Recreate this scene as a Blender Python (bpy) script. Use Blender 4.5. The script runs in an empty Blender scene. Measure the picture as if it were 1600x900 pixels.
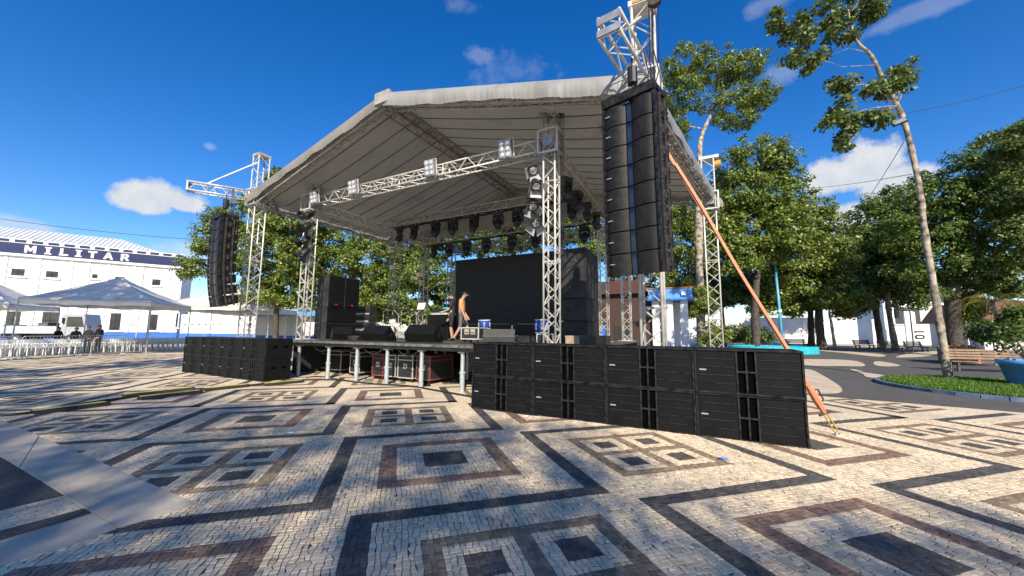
import bpy, bmesh, math, random
import numpy as np
from mathutils import Vector, Matrix
random.seed(7)
R = math.radians
# ------------------------------------------------------------------ camera, sky, sun, exposure
scn = bpy.context.scene
COL = scn.collection
F_PX, PITCH, ROLL, CAM_H = 590.0, R(6.5), R(0.5), 1.57
fw = Vector((0, math.cos(PITCH), math.sin(PITCH)))
rt0 = Vector((1, 0, 0)); up0 = Vector((0, -math.sin(PITCH), math.cos(PITCH)))
RT = rt0*math.cos(ROLL)+up0*math.sin(ROLL); UP = -rt0*math.sin(ROLL)+up0*math.cos(ROLL)
cam_d = bpy.data.cameras.new('camera'); cam = bpy.data.objects.new('camera', cam_d); COL.objects.link(cam)
cam_d.sensor_width = 36; cam_d.sensor_fit = 'HORIZONTAL'; cam_d.lens = F_PX/1600*36
cam_d.clip_start = .05; cam_d.clip_end = 2000
m = Matrix((RT, UP, -fw)).transposed().to_4x4(); m.translation = (0, 0, CAM_H); cam.matrix_world = m
scn.camera = cam
SUN_EL, SUN_AZ = R(33), (0.06, -1.0)      # direction towards the sun (behind the camera)
sd = Vector((SUN_AZ[0], SUN_AZ[1], 0)).normalized()*math.cos(SUN_EL)+Vector((0, 0, math.sin(SUN_EL)))
sun_d = bpy.data.lights.new('sun', 'SUN'); sun_d.energy = 4.7; sun_d.angle = R(.53); sun_d.color = (1, .89, .72)
sun = bpy.data.objects.new('sun', sun_d); COL.objects.link(sun); sun.rotation_euler = sd.to_track_quat('Z', 'Y').to_euler()
scn.cycles.max_bounces = 6; scn.cycles.diffuse_bounces = 3; scn.cycles.glossy_bounces = 2; scn.cycles.transmission_bounces = 3
scn.view_settings.view_transform = 'Standard'; scn.view_settings.look = 'None'
scn.view_settings.exposure = .74; scn.view_settings.gamma = 1; scn.view_settings.use_curve_mapping = False
world = bpy.data.worlds.new('World'); scn.world = world; world.use_nodes = True
def build_world():
    nt = world.node_tree; N = nt.nodes; K = nt.links; N.clear()
    out = N.new('ShaderNodeOutputWorld'); bg = N.new('ShaderNodeBackground'); bg.inputs[1].default_value = .113
    sky = N.new('ShaderNodeTexSky'); sky.sky_type = 'NISHITA'; sky.sun_disc = False
    sky.sun_elevation = SUN_EL; sky.sun_rotation = math.atan2(sd.x, sd.y)
    sky.air_density = 1.0; sky.dust_density = .4; sky.ozone_density = 3; sky.altitude = 300
    hs = N.new('ShaderNodeHueSaturation'); hs.inputs['Saturation'].default_value = 1.38; hs.inputs['Hue'].default_value = .511
    K.new(sky.outputs[0], hs.inputs['Color'])
    tc = N.new('ShaderNodeTexCoord')
    def math_(op, a, b=None, c=None, clamp=False):
        n = N.new('ShaderNodeMath'); n.operation = op; n.use_clamp = clamp
        for i, v in enumerate((a, b, c)):
            if v is None: continue
            if isinstance(v, (int, float)): n.inputs[i].default_value = v
            else: K.new(v, n.inputs[i])
        return n.outputs[0]
    def dot(v):
        n = N.new('ShaderNodeVectorMath'); n.operation = 'DOT_PRODUCT'; K.new(tc.outputs['Generated'], n.inputs[0]); n.inputs[1].default_value = v; return n.outputs['Value']
    def noise(scale, detail, rough=.55):
        n = N.new('ShaderNodeTexNoise'); n.inputs['Scale'].default_value = scale; n.inputs['Detail'].default_value = detail; n.inputs['Roughness'].default_value = rough
        K.new(tc.outputs['Generated'], n.inputs['Vector']); return n.outputs[0]
    n1 = noise(9, 7, .6); n2 = noise(26, 6, .6)
    total = None
    # (direction x,y,z, half width, half height, puffiness, density)
    def blob(px, py, a, b, puff, dens, flat=1.0):
        nonlocal total
        d = ray(px, py).normalized(); r = d.cross(Vector((0, 0, 1))).normalized(); u = r.cross(d)
        dc = math_('MAXIMUM', dot(d), .001)
        x = math_('DIVIDE', math_('DIVIDE', dot(r), dc), a); y = math_('DIVIDE', math_('DIVIDE', dot(u), dc), b)
        ylow = math_('MULTIPLY', math_('MINIMUM', y, 0), flat); y = math_('ADD', math_('MAXIMUM', y, 0), ylow)
        rr = math_('SQRT', math_('ADD', math_('MULTIPLY', x, x), math_('MULTIPLY', y, y)))
        nn = math_('ADD', math_('MULTIPLY', math_('SUBTRACT', n1, .5), puff*2.2), math_('MULTIPLY', math_('SUBTRACT', n2, .5), puff*1.6))
        v = math_('ADD', math_('SUBTRACT', 1.0, rr), nn)
        front = math_('GREATER_THAN', dot(d), .2)
        v = math_('MULTIPLY', math_('MULTIPLY', math_('MULTIPLY', v, 3.0 if dens > .5 else 1.6, clamp=True), dens), front)
        total = v if total is None else math_('MAXIMUM', total, v)
    blob(228, 318, .055, .046, .55, .97, 2.2); blob(258, 313, .055, .046, .55, .97, 2.2); blob(288, 322, .045, .036, .55, .97, 2.2)
    blob(1300, 282, .06, .055, .55, .97, 1.6); blob(1345, 270, .07, .06, .55, .97, 1.6); blob(1392, 290, .055, .045, .55, .95, 1.6); blob(1300, 345, .08, .04, .55, .92)
    blob(748, 88, .042, .022, 1.0, .20); blob(800, 112, .10, .04, 1.5, .10); blob(720, 10, .035, .018, 1.0, .14)
    blob(1228, 112, .04, .022, .8, .26); blob(1425, 22, .15, .016, .9, .20); blob(1200, 5, .05, .02, .9, .20)
    blob(40, 356, .06, .02, .6, .5); blob(295, 395, .06, .03, .6, .5); blob(328, 229, .012, .009, .4, .3)
    mix = N.new('ShaderNodeMixRGB'); K.new(total, mix.inputs[0]); K.new(hs.outputs[0], mix.inputs[1])
    sh = N.new('ShaderNodeMixRGB'); K.new(n2, sh.inputs[0]); sh.inputs[1].default_value = (2.6, 3.0, 3.6, 1); sh.inputs[2].default_value = (5.2, 5.15, 5.1, 1)
    K.new(sh.outputs[0], mix.inputs[2])
    K.new(mix.outputs[0], bg.inputs[0]); K.new(bg.outputs[0], out.inputs[0])
# ------------------------------------------------------------------ geometry of the place
def ray(px, py):
    x = (px-800)/F_PX; y = (450-py)/F_PX
    return fw+RT*x+UP*y
def g(px, py, z=0.0):
    d = ray(px, py); t = (z-CAM_H)/d.z; return Vector((d.x*t, d.y*t, z))
def at(px, py, Y):
    d = ray(px, py); t = Y/d.y; return Vector((d.x*t, Y, CAM_H+d.z*t))
def hit(px, py, p0, n):
    d = ray(px, py); o = Vector((0, 0, CAM_H)); t = (p0-o).dot(n)/d.dot(n); return o+d*t
build_world()
TH = R(-28.2)
S = Vector((math.cos(TH), math.sin(TH), 0)); T = Vector((-math.sin(TH), math.cos(TH), 0))
def W(s, t, z=0.0): return S*s+T*t+Vector((0, 0, z))
def onT(px, py, t):
    p = hit(px, py, T*t, T); return p.dot(S), p.z
# ------------------------------------------------------------------ materials
def M(name, col, rough=.6, metal=0.0, var=.12, scale=5.0, bump=0.0, bscale=30.0, spec=.5, dirt=None):
    mt = bpy.data.materials.new(name); mt.use_nodes = True; nt = mt.node_tree; N = nt.nodes; K = nt.links
    b = N['Principled BSDF']; b.inputs['Roughness'].default_value = rough; b.inputs['Metallic'].default_value = metal
    b.inputs['Specular IOR Level'].default_value = spec
    tc = N.new('ShaderNodeTexCoord'); nz = N.new('ShaderNodeTexNoise'); nz.inputs['Scale'].default_value = scale; nz.inputs['Detail'].default_value = 6
    K.new(tc.outputs['Object'], nz.inputs['Vector'])
    rp = N.new('ShaderNodeValToRGB'); c = Vector(col[:3])
    lo = c*(1-var*1.6); hi = c*(1+var)
    if dirt: lo = Vector(dirt)
    rp.color_ramp.elements[0].position = .3; rp.color_ramp.elements[1].position = .68 if not dirt else .5
    rp.color_ramp.elements[0].color = (*lo, 1); rp.color_ramp.elements[1].color = (*[min(1, k) for k in hi], 1)
    K.new(nz.outputs[0], rp.inputs[0]); K.new(rp.outputs[0], b.inputs['Base Color'])
    if bump:
        n2 = N.new('ShaderNodeTexNoise'); n2.inputs['Scale'].default_value = bscale; n2.inputs['Detail'].default_value = 5
        K.new(tc.outputs['Object'], n2.inputs['Vector'])
        bp = N.new('ShaderNodeBump'); bp.inputs['Strength'].default_value = bump; bp.inputs['Distance'].default_value = .02
        K.new(n2.outputs[0], bp.inputs['Height']); K.new(bp.outputs[0], b.inputs['Normal'])
    return mt
def M_attr(name, rough=.75, bump=.3, voro=0.0):
    """paving: colour comes from the stone's own colour attribute; voro adds joints where stones are too small to build"""
    mt = bpy.data.materials.new(name); mt.use_nodes = True; nt = mt.node_tree; N = nt.nodes; K = nt.links
    b = N['Principled BSDF']; b.inputs['Roughness'].default_value = rough; b.inputs['Specular IOR Level'].default_value = .35
    a = N.new('ShaderNodeAttribute'); a.attribute_name = 'Col'
    tc = N.new('ShaderNodeTexCoord'); nz = N.new('ShaderNodeTexNoise'); nz.inputs['Scale'].default_value = 1.3; nz.inputs['Detail'].default_value = 8; nz.inputs['Roughness'].default_value = .65
    geo = N.new('ShaderNodeNewGeometry'); K.new(geo.outputs['Position'], nz.inputs['Vector'])
    mr = N.new('ShaderNodeMapRange'); mr.inputs[1].default_value = .3; mr.inputs[2].default_value = .7; mr.inputs[3].default_value = .78; mr.inputs[4].default_value = 1.12
    K.new(nz.outputs[0], mr.inputs[0])
    mul = N.new('ShaderNodeVectorMath'); mul.operation = 'SCALE'; K.new(a.outputs['Color'], mul.inputs[0]); K.new(mr.outputs[0], mul.inputs['Scale'])
    last = mul.outputs[0]
    if voro:
        v = N.new('ShaderNodeTexVoronoi'); v.feature = 'DISTANCE_TO_EDGE'; v.inputs['Scale'].default_value = 22; K.new(geo.outputs['Position'], v.inputs['Vector'])
        m2 = N.new('ShaderNodeMapRange'); m2.inputs[1].default_value = .02; m2.inputs[2].default_value = .09; m2.inputs[3].default_value = 1-voro; m2.inputs[4].default_value = 1.0; K.new(v.outputs['Distance'], m2.inputs[0])
        v2 = N.new('ShaderNodeTexVoronoi'); v2.inputs['Scale'].default_value = 22; K.new(geo.outputs['Position'], v2.inputs['Vector'])
        m3 = N.new('ShaderNodeMapRange'); m3.inputs[3].default_value = .82; m3.inputs[4].default_value = 1.12; K.new(v2.outputs['Color'], m3.inputs[0])
        mm = N.new('ShaderNodeMath'); mm.operation = 'MULTIPLY'; K.new(m2.outputs[0], mm.inputs[0]); K.new(m3.outputs[0], mm.inputs[1])
        s2 = N.new('ShaderNodeVectorMath'); s2.operation = 'SCALE'; K.new(last, s2.inputs[0]); K.new(mm.outputs[0], s2.inputs['Scale']); last = s2.outputs[0]
    K.new(last, b.inputs['Base Color'])
    n2 = N.new('ShaderNodeTexNoise'); n2.inputs['Scale'].default_value = 90; n2.inputs['Detail'].default_value = 4; K.new(geo.outputs['Position'], n2.inputs['Vector'])
    bp = N.new('ShaderNodeBump'); bp.inputs['Strength'].default_value = bump; bp.inputs['Distance'].default_value = .006; K.new(n2.outputs[0], bp.inputs['Height']); K.new(bp.outputs[0], b.inputs['Normal'])
    return mt
def M_leaf(name, dark, light, trans=.3):
    mt = bpy.data.materials.new(name); mt.use_nodes = True; nt = mt.node_tree; N = nt.nodes; K = nt.links
    b = N['Principled BSDF']; b.inputs['Roughness'].default_value = .42; b.inputs['Specular IOR Level'].default_value = .45
    geo = N.new('ShaderNodeNewGeometry'); rp = N.new('ShaderNodeValToRGB')
    rp.color_ramp.elements[0].color = (*dark, 1); rp.color_ramp.elements[1].color = (*light, 1)
    K.new(geo.outputs['Random Per Island'], rp.inputs[0]); K.new(rp.outputs[0], b.inputs['Base Color'])
    tr = N.new('ShaderNodeBsdfTranslucent'); K.new(rp.outputs[0], tr.inputs[0])
    mx = N.new('ShaderNodeMixShader'); mx.inputs[0].default_value = trans
    K.new(b.outputs[0], mx.inputs[1]); K.new(tr.outputs[0], mx.inputs[2]); K.new(mx.outputs[0], N['Material Output'].inputs[0])
    return mt
def M_tarp(name, col, trans):
    mt = M(name, col, .5, var=.07, scale=1.2, bump=.25, bscale=4, dirt=tuple(k*.78 for k in col)); nt = mt.node_tree; N = nt.nodes; K = nt.links
    b = N['Principled BSDF']; tr = N.new('ShaderNodeBsdfTranslucent'); tr.inputs[0].default_value = (*col, 1)
    mx = N.new('ShaderNodeMixShader'); mx.inputs[0].default_value = trans
    K.new(b.outputs[0], mx.inputs[1]); K.new(tr.outputs[0], mx.inputs[2]); K.new(mx.outputs[0], N['Material Output'].inputs[0]); return mt
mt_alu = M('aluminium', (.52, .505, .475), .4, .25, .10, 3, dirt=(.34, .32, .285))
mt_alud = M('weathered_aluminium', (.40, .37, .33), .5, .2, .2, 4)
mt_steel = M('galvanised_steel', (.42, .46, .48), .45, .3, .15, 8)
mt_black = M('black_cabinet', (.0065, .0068, .0075), .55, 0, .2, 9, .05, 60, .14)
mt_grille = M('black_grille', (.0062, .0064, .007), .5, 0, .22, 3, .08, 200, .16)
mt_rim = M('worn_black_edge', (.018, .018, .019), .5, 0, .6, 10, 0, 30, .2)
mt_hole = M('recess_shade_black', (.0012, .0012, .0014), .95, 0, 0, 5, 0, 30, .05)  # near-black colour stands for the shade inside the flat ports
mt_badge = M('badge', (.26, .38, .46), .3, .2, .05)
mt_array = M('array_grille', (.017, .015, .0135), .42, .05, .3, 8, .15, 120, .25)
mt_horn_sky = M('horn_sky_tint', (.009, .017, .033), .3, .05, .7, 5)  # dark horn strip; blue in its colour stands for reflected sky
mt_rust = M('worn_rigging', (.045, .035, .028), .6, .3, .5, 14)
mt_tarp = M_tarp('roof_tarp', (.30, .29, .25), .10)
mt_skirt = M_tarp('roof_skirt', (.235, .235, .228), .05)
mt_skirt_darker = M_tarp('roof_skirt_darker', (.21, .20, .175), .05)  # slightly darker, browner tarp for the left front valance and rear corner
mt_seam = M('tarp_seam', (.10, .095, .085), .8)
mt_tent = M_tarp('tent_canvas', (.72, .69, .62), .18)
mt_deck = M('stage_plywood', (.085, .078, .07), .7, 0, .3, 4, .3, 20)
mt_edge = M('deck_edge', (.13, .125, .115), .6, .1, .4, 9)
mt_case = M('case_laminate', (.022, .022, .023), .5, 0, .25, 6)
mt_casealu = M('case_trim', (.55, .54, .50), .4, .3, .1)
mt_casered = M('red_case_trim', (.28, .055, .045), .5, 0, .2)
mt_dish = M('case_dish', (.42, .38, .28), .5, .2, .2)
mt_lens = M('lamp_glass', (.75, .77, .80), .08, .6, .05)
mt_lamp = M('lamp_housing', (.33, .34, .36), .35, .4, .2)
mt_dark = M('dark_metal', (.018, .018, .02), .45, .2, .3)
mt_flap = M('barn_door', (.30, .31, .32), .45, .2, .15)
mt_screen = M('led_panel', (.012, .0125, .014), .6, 0, .06, 1.5)
mt_wood = M('bench_wood', (.20, .115, .06), .6, 0, .3, 7, .3, 25)
mt_box = M('plywood_box', (.33, .24, .16), .7, 0, .25, 5)
mt_orange = M('orange_strap', (.52, .19, .095), .6, 0, .12, 12)
mt_yel = M('cable_ramp_yellow', (.62, .52, .10), .6, 0, .25, 10)
mt_rubber = M('black_rubber', (.022, .022, .022), .75, 0, .3, 12)
mt_white = M('white_plaster', (.72, .72, .705), .8, 0, .09, .55, .15, 14)
mt_navy = M('navy_paint', (.006, .018, .080), .7, 0, .12, 2)
mt_blue = M('blue_paint', (.03, .14, .50), .5, 0, .12, 3)
mt_sky_blue = M('light_blue_paint', (.10, .30, .68), .4, 0, .1, 4)
mt_kerb = M('faded_blue_kerb', (.11, .17, .27), .7, 0, .3, 4, .2, 20)
mt_teal = M('teal_paint', (.02, .40, .50), .5, 0, .12, 3)
mt_glass = M('window_glass', (.035, .04, .045), .12, 0, .2, 2)
mt_roofmetal = M('corrugated_roof', (.58, .60, .62), .5, .1, .12, 2)
mt_plastic = M('white_plastic', (.74, .74, .72), .4, 0, .05)
mt_bark = M('bark', (.22, .185, .15), .9, 0, .45, 5, .8, 14)
mt_barkl = M('pale_bark', (.30, .255, .20), .9, 0, .55, 4.5, 1.0, 16)
mt_barkd = M('dark_bark', (.07, .058, .045), .9, 0, .4, 6, .6, 14)
mt_conc = M('concrete', (.46, .41, .33), .8, 0, .16, 1.5, .25, 40)
mt_tile = M('clay_tile', (.30, .11, .07), .8, 0, .25, 5)
mt_skin = M('skin', (.42, .24, .16), .55, 0, .06)
mt_hair = M('hair', (.012, .010, .009), .6, 0, .2)
mt_tee = M('orange_tee', (.62, .27, .12), .8, 0, .06)
mt_cloth = M('dark_cloth', (.015, .016, .02), .85, 0, .2)
mt_grey = M('grey_cloth', (.10, .10, .105), .85, 0, .15)
mt_shoe = M('shoe', (.02, .02, .02), .6)
mt_rope = M('wire_black', (.02, .02, .02), .6)
mt_red = M('red_logo', (.55, .02, .02), .5)
mt_carpet = M('dark_earth', (.055, .045, .035), .95, 0, .3, 3)
mt_soil = M('soil', (.10, .085, .05), .95, 0, .3, 5)
mt_yellow = M('yellow_hoist', (.40, .25, .05), .5, 0, .1)
mt_drum = M('blue_drum', (.02, .06, .32), .25, 0, .1)
mt_cymbal = M('brass', (.50, .38, .15), .3, .8, .1)
mt_stone_far = M_attr('paving_far', .8, .25, .45)
mt_stone = M_attr('paving_stone', .72, .5, 0)
mt_mortar = M('mortar', (.075, .066, .054), .95, 0, .35, 20)
mt_ground = M('ground_stone', (.44, .385, .305), .85, 0, .2, .7, .2, 30)
leafA = M_leaf('leaf_mid', (.055, .098, .013), (.25, .31, .055), .36)
leafB = M_leaf('leaf_dark', (.034, .070, .012), (.16, .225, .038), .34)
leafC = M_leaf('leaf_yellow_green', (.07, .12, .012), (.25, .30, .04), .38)
leafD = M_leaf('leaf_glossy', (.036, .072, .014), (.17, .215, .05), .3)
leafG = M_leaf('grass_blade', (.045, .11, .010), (.15, .27, .03), .3)
# ------------------------------------------------------------------ mesh builder and object helpers
class MB:
    def __init__(s): s.v = []; s.f = []; s.m = []
    def add(s, vs, fs, mi=0):
        o = len(s.v); s.v += [tuple(v) for v in vs]; s.f += [tuple(i+o for i in f) for f in fs]; s.m += [mi]*len(fs); return s
    def box(s, c, d, mi=0, rot=None):
        vs = []
        for z in (-.5, .5):
            for x, y in ((-.5, -.5), (.5, -.5), (.5, .5), (-.5, .5)):
                p = Vector((x*d[0], y*d[1], z*d[2]))
                if rot is not None: p = rot @ p
                vs.append(p+Vector(c))
        return s.add(vs, [(3, 2, 1, 0), (4, 5, 6, 7), (0, 1, 5, 4), (1, 2, 6, 5), (2, 3, 7, 6), (3, 0, 4, 7)], mi)
    def b2(s, x0, x1, y0, y1, z0, z1, mi=0): return s.box(((x0+x1)/2, (y0+y1)/2, (z0+z1)/2), (x1-x0, y1-y0, z1-z0), mi)
    def tube(s, pts, r, n=6, mi=0, cap=True):
        pts = [Vector(p) for p in pts]; rs = r if isinstance(r, (list, tuple)) else [r]*len(pts)
        vs = []; prev = None
        for i, p in enumerate(pts):
            d = (pts[min(i+1, len(pts)-1)]-pts[max(i-1, 0)])
            d = d.normalized() if d.length > 1e-9 else Vector((0, 0, 1))
            if prev is None: a = d.orthogonal().normalized()
            else:
                a = prev-d*prev.dot(d); a = a.normalized() if a.length > 1e-6 else d.orthogonal().normalized()
            prev = a; b = d.cross(a)
            for k in range(n):
                t = 2*math.pi*k/n; vs.append(p+(a*math.cos(t)+b*math.sin(t))*rs[i])
        fs = []
        for i in range(len(pts)-1):
            for k in range(n):
                k2 = (k+1) % n; fs.append((i*n+k, i*n+k2, (i+1)*n+k2, (i+1)*n+k))
        if cap: fs += [tuple(range(n-1, -1, -1)), tuple((len(pts)-1)*n+k for k in range(n))]
        return s.add(vs, fs, mi)
    def prism(s, poly, y0, y1, mi=0, axis='y'):
        n = len(poly); f = {'y': lambda a, b, h: (a, h, b), 'z': lambda a, b, h: (a, b, h), 'x': lambda a, b, h: (h, a, b)}[axis]
        vs = [f(a, b, y0) for a, b in poly]+[f(a, b, y1) for a, b in poly]
        fs = [tuple(range(n)), tuple(range(2*n-1, n-1, -1))]+[(i, n+i, n+(i+1) % n, (i+1) % n) for i in range(n)]
        return s.add(vs, fs, mi)
    def lathe(s, prof, n=16, c=(0, 0, 0), mi=0):
        vs = []; c = Vector(c)
        for r, z in prof:
            for k in range(n): vs.append(c+Vector((r*math.cos(2*math.pi*k/n), r*math.sin(2*math.pi*k/n), z)))
        fs = []
        for i in range(len(prof)-1):
            for k in range(n): k2 = (k+1) % n; fs.append((i*n+k, i*n+k2, (i+1)*n+k2, (i+1)*n+k))
        fs += [tuple(range(n-1, -1, -1)), tuple((len(prof)-1)*n+k for k in range(n))]
        return s.add(vs, fs, mi)
    def mesh(s, name, mats, smooth=False):
        me = bpy.data.meshes.new(name); me.from_pydata(s.v, [], s.f)
        for mt in (mats if isinstance(mats, (list, tuple)) else [mats]): me.materials.append(mt)
        if any(s.m): me.polygons.foreach_set('material_index', s.m)
        if smooth: me.polygons.foreach_set('use_smooth', [True]*len(me.polygons))
        bm = bmesh.new(); bm.from_mesh(me); bmesh.ops.recalc_face_normals(bm, faces=bm.faces); bm.to_mesh(me); bm.free()
        return me
    def build(s, name, mats, parent=None, smooth=False, bevel=0):
        o = bpy.data.objects.new(name, s.mesh(name, mats, smooth)); COL.objects.link(o)
        if parent: o.parent = parent
        if bevel:
            b = o.modifiers.new('bevel', 'BEVEL'); b.width = bevel; b.segments = 2; b.limit_method = 'ANGLE'
        return o
def link_mesh(name, me, parent, loc=(0, 0, 0), rot=(0, 0, 0), scale=None):
    o = bpy.data.objects.new(name, me); COL.objects.link(o); o.parent = parent; o.location = loc; o.rotation_euler = rot
    if scale: o.scale = scale
    return o
def tag(o, label, cat, group=None):
    o['label'] = label; o['category'] = cat
    if group: o['group'] = group
    return o
def thing(name, label, cat, loc=(0, 0, 0), rz=0.0, group=None):
    o = bpy.data.objects.new(name, None); COL.objects.link(o); o.location = loc; o.rotation_euler = (0, 0, rz); o.empty_display_size = .1
    return tag(o, label, cat, group)
KIDS = {}
def kids(o):
    return [c for c in COL.objects if c.parent == o]
def copy_tree(o, label, loc, rot, parent=None):
    c = o.copy(); COL.objects.link(c); c.location = loc; c.rotation_euler = rot
    if label: c['label'] = label
    for ch in kids(o):
        d = ch.copy(); COL.objects.link(d); d.parent = c
        for gr in kids(ch):
            e = gr.copy(); COL.objects.link(e); e.parent = d
    return c
def structure(o): o['kind'] = 'structure'; return o
def sheet(name, pts, z, mat, kind='structure', parent=None):
    mb = MB(); mb.add([(p[0], p[1], z) for p in pts], [tuple(range(len(pts)))])
    o = mb.build(name, mat, parent)
    if o.data.polygons[0].normal.z < 0: o.data.flip_normals()
    if kind: o['kind'] = kind
    return o
# ------------------------------------------------------------------ ground and paving
structure(MB().add([(-600, -600, -.03), (600, -600, -.03), (600, 600, -.03), (-600, 600, -.03)], [(0, 1, 2, 3)]).build('ground', mt_ground))
Q = .0455; PA = R(16.6)
pu = Vector((math.cos(PA), math.sin(PA), 0)); pv = Vector((math.sin(PA), -math.cos(PA), 0))
OU, OV = .612, -4.88          # centre of one single-square tile in paving coordinates
def to_uv(p): return ((p.x*pu.x+p.y*pu.y-OU)/Q, (p.x*pv.x+p.y*pv.y-OV)/Q)
def from_uv(a, b): return pu*(OU+a*Q)+pv*(OV+b*Q)
DET = 56*56-64
def cell_class(x, y):
    """0 white limestone, 1 black basalt, 2 red-brown, 3 tan"""
    i0 = (56*x-8*y)/DET; j0 = (56*y-8*x)/DET
    for i in range(math.floor(i0)-1, math.floor(i0)+3):
        for j in range(math.floor(j0)-1, math.floor(j0)+3):
            a = x-56*i-8*j; b = y-8*i-56*j
            ax, by = abs(a), abs(b)
            if ax < 16.5 and by < 16.5:
                if (i+j) % 2 == 0:
                    if ax < 5.5 and by < 5.5: return 1
                    return 2 if (ax > 12.5 or by > 12.5) else 0
                if ax > 13.5 or by > 13.5 or ax < 1.5 or by < 1.5: return 3
                if 4.5 < ax < 10.5 and 4.5 < by < 10.5: return 1
                return 0
            if -28.5 <= a < -24.5 and -28.5 <= b < 23.5: return 1
            if -28.5 <= b < -24.5 and -28.5 <= a < 23.5: return 1
    return 0
STONE = [(.66, .555, .41), (.085, .080, .074), (.23, .15, .11), (.235, .18, .12)]
# areas that the square pattern does not cover
def P2(pts): return [g(*p) for p in pts]
conc_a = P2([(-60, 688), (-60, 640), (16, 663), (309, 790), (249, 809), (185, 827), (146, 804), (0, 713)])
conc_b = P2([(-60, 868), (0, 847), (146, 804), (185, 827), (142, 845), (0, 888), (-60, 906)])
bound0, bound1 = g(1262, 618), g(1600, 646)
bdir = (bound1-bound0).normalized(); bnor = Vector((-bdir.y, bdir.x, 0))
def inside(p, poly):
    r = False; n = len(poly)
    for i in range(n):
        a, b = poly[i], poly[i-1]
        if (a.y > p.y) != (b.y > p.y) and p.x < (b.x-a.x)*(p.y-a.y)/(b.y-a.y)+a.x: r = not r
    return r
conc_all = P2([(-400, 560), (16, 663), (309, 790), (249, 809), (185, 827), (142, 845), (0, 888), (-400, 1010)])
plaza = thing('plaza_paving', 'patterned stone paving of the plaza', 'paving'); del plaza['label']; del plaza['category']; plaza['kind'] = 'structure'
# far paving: white sheet plus pattern pieces laid as flat inlays
wh = MB(); wh.add([(-60, -14, 0), (30, -14, 0), (30, 26, 0), (-60, 26, 0)], [(0, 1, 2, 3)])
o = wh.build('limestone_field', mt_stone_far, plaza)
def set_col(o, cols):
    at_ = o.data.color_attributes.new('Col', 'FLOAT_COLOR', 'CORNER'); arr = []
    for p, c in zip(o.data.polygons, cols): arr += [c[0], c[1], c[2], 1.0]*p.loop_total
    at_.data.foreach_set('color', arr)
set_col(o, [(.76, .635, .465)])
inlay = MB(); icol = []
def rect(cx, cy, x0, x1, y0, y1, cl):
    p = [from_uv(cx+x0, cy+y0), from_uv(cx+x1, cy+y0), from_uv(cx+x1, cy+y1), from_uv(cx+x0, cy+y1)]
    c = sum(p, Vector())/4
    if (c-bound0).dot(bnor) > -.1 and c.x > 3: return
    if inside(c, conc_all): return
    inlay.add([(q.x, q.y, .004) for q in p], [(3, 2, 1, 0)]); icol.append(STONE[cl])
for i in range(-12, 12):
    for j in range(-12, 6):
        cx, cy = 56*i+8*j, 8*i+56*j; c = from_uv(cx, cy)
        if c.y < 1 or c.y > 24 or abs(c.x) > 34: continue
        rect(cx, cy, -28.5, -24.5, -28.5, 23.5, 1); rect(cx, cy, -24.5, 23.5, -28.5, -24.5, 1)
        if (i+j) % 2 == 0:
            for a in ((-16.5, 16.5, -16.5, -12.5), (-16.5, 16.5, 12.5, 16.5), (-16.5, -12.5, -12.5, 12.5), (12.5, 16.5, -12.5, 12.5)): rect(cx, cy, *a, 2)
            rect(cx, cy, -5.5, 5.5, -5.5, 5.5, 1)
        else:
            for a in ((-16.5, 16.5, -16.5, -13.5), (-16.5, 16.5, 13.5, 16.5), (-16.5, -13.5, -13.5, 13.5), (13.5, 16.5, -13.5, 13.5), (-1.5, 1.5, -13.5, 13.5), (-13.5, -1.5, -1.5, 1.5), (1.5, 13.5, -1.5, 1.5)): rect(cx, cy, *a, 3)
            for sx in (-7.5, 7.5):
                for sy in (-7.5, 7.5): rect(cx, cy, sx-3, sx+3, sy-3, sy+3, 1)
o = inlay.build('pattern_inlay', mt_stone_far, plaza); set_col(o, icol)
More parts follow.
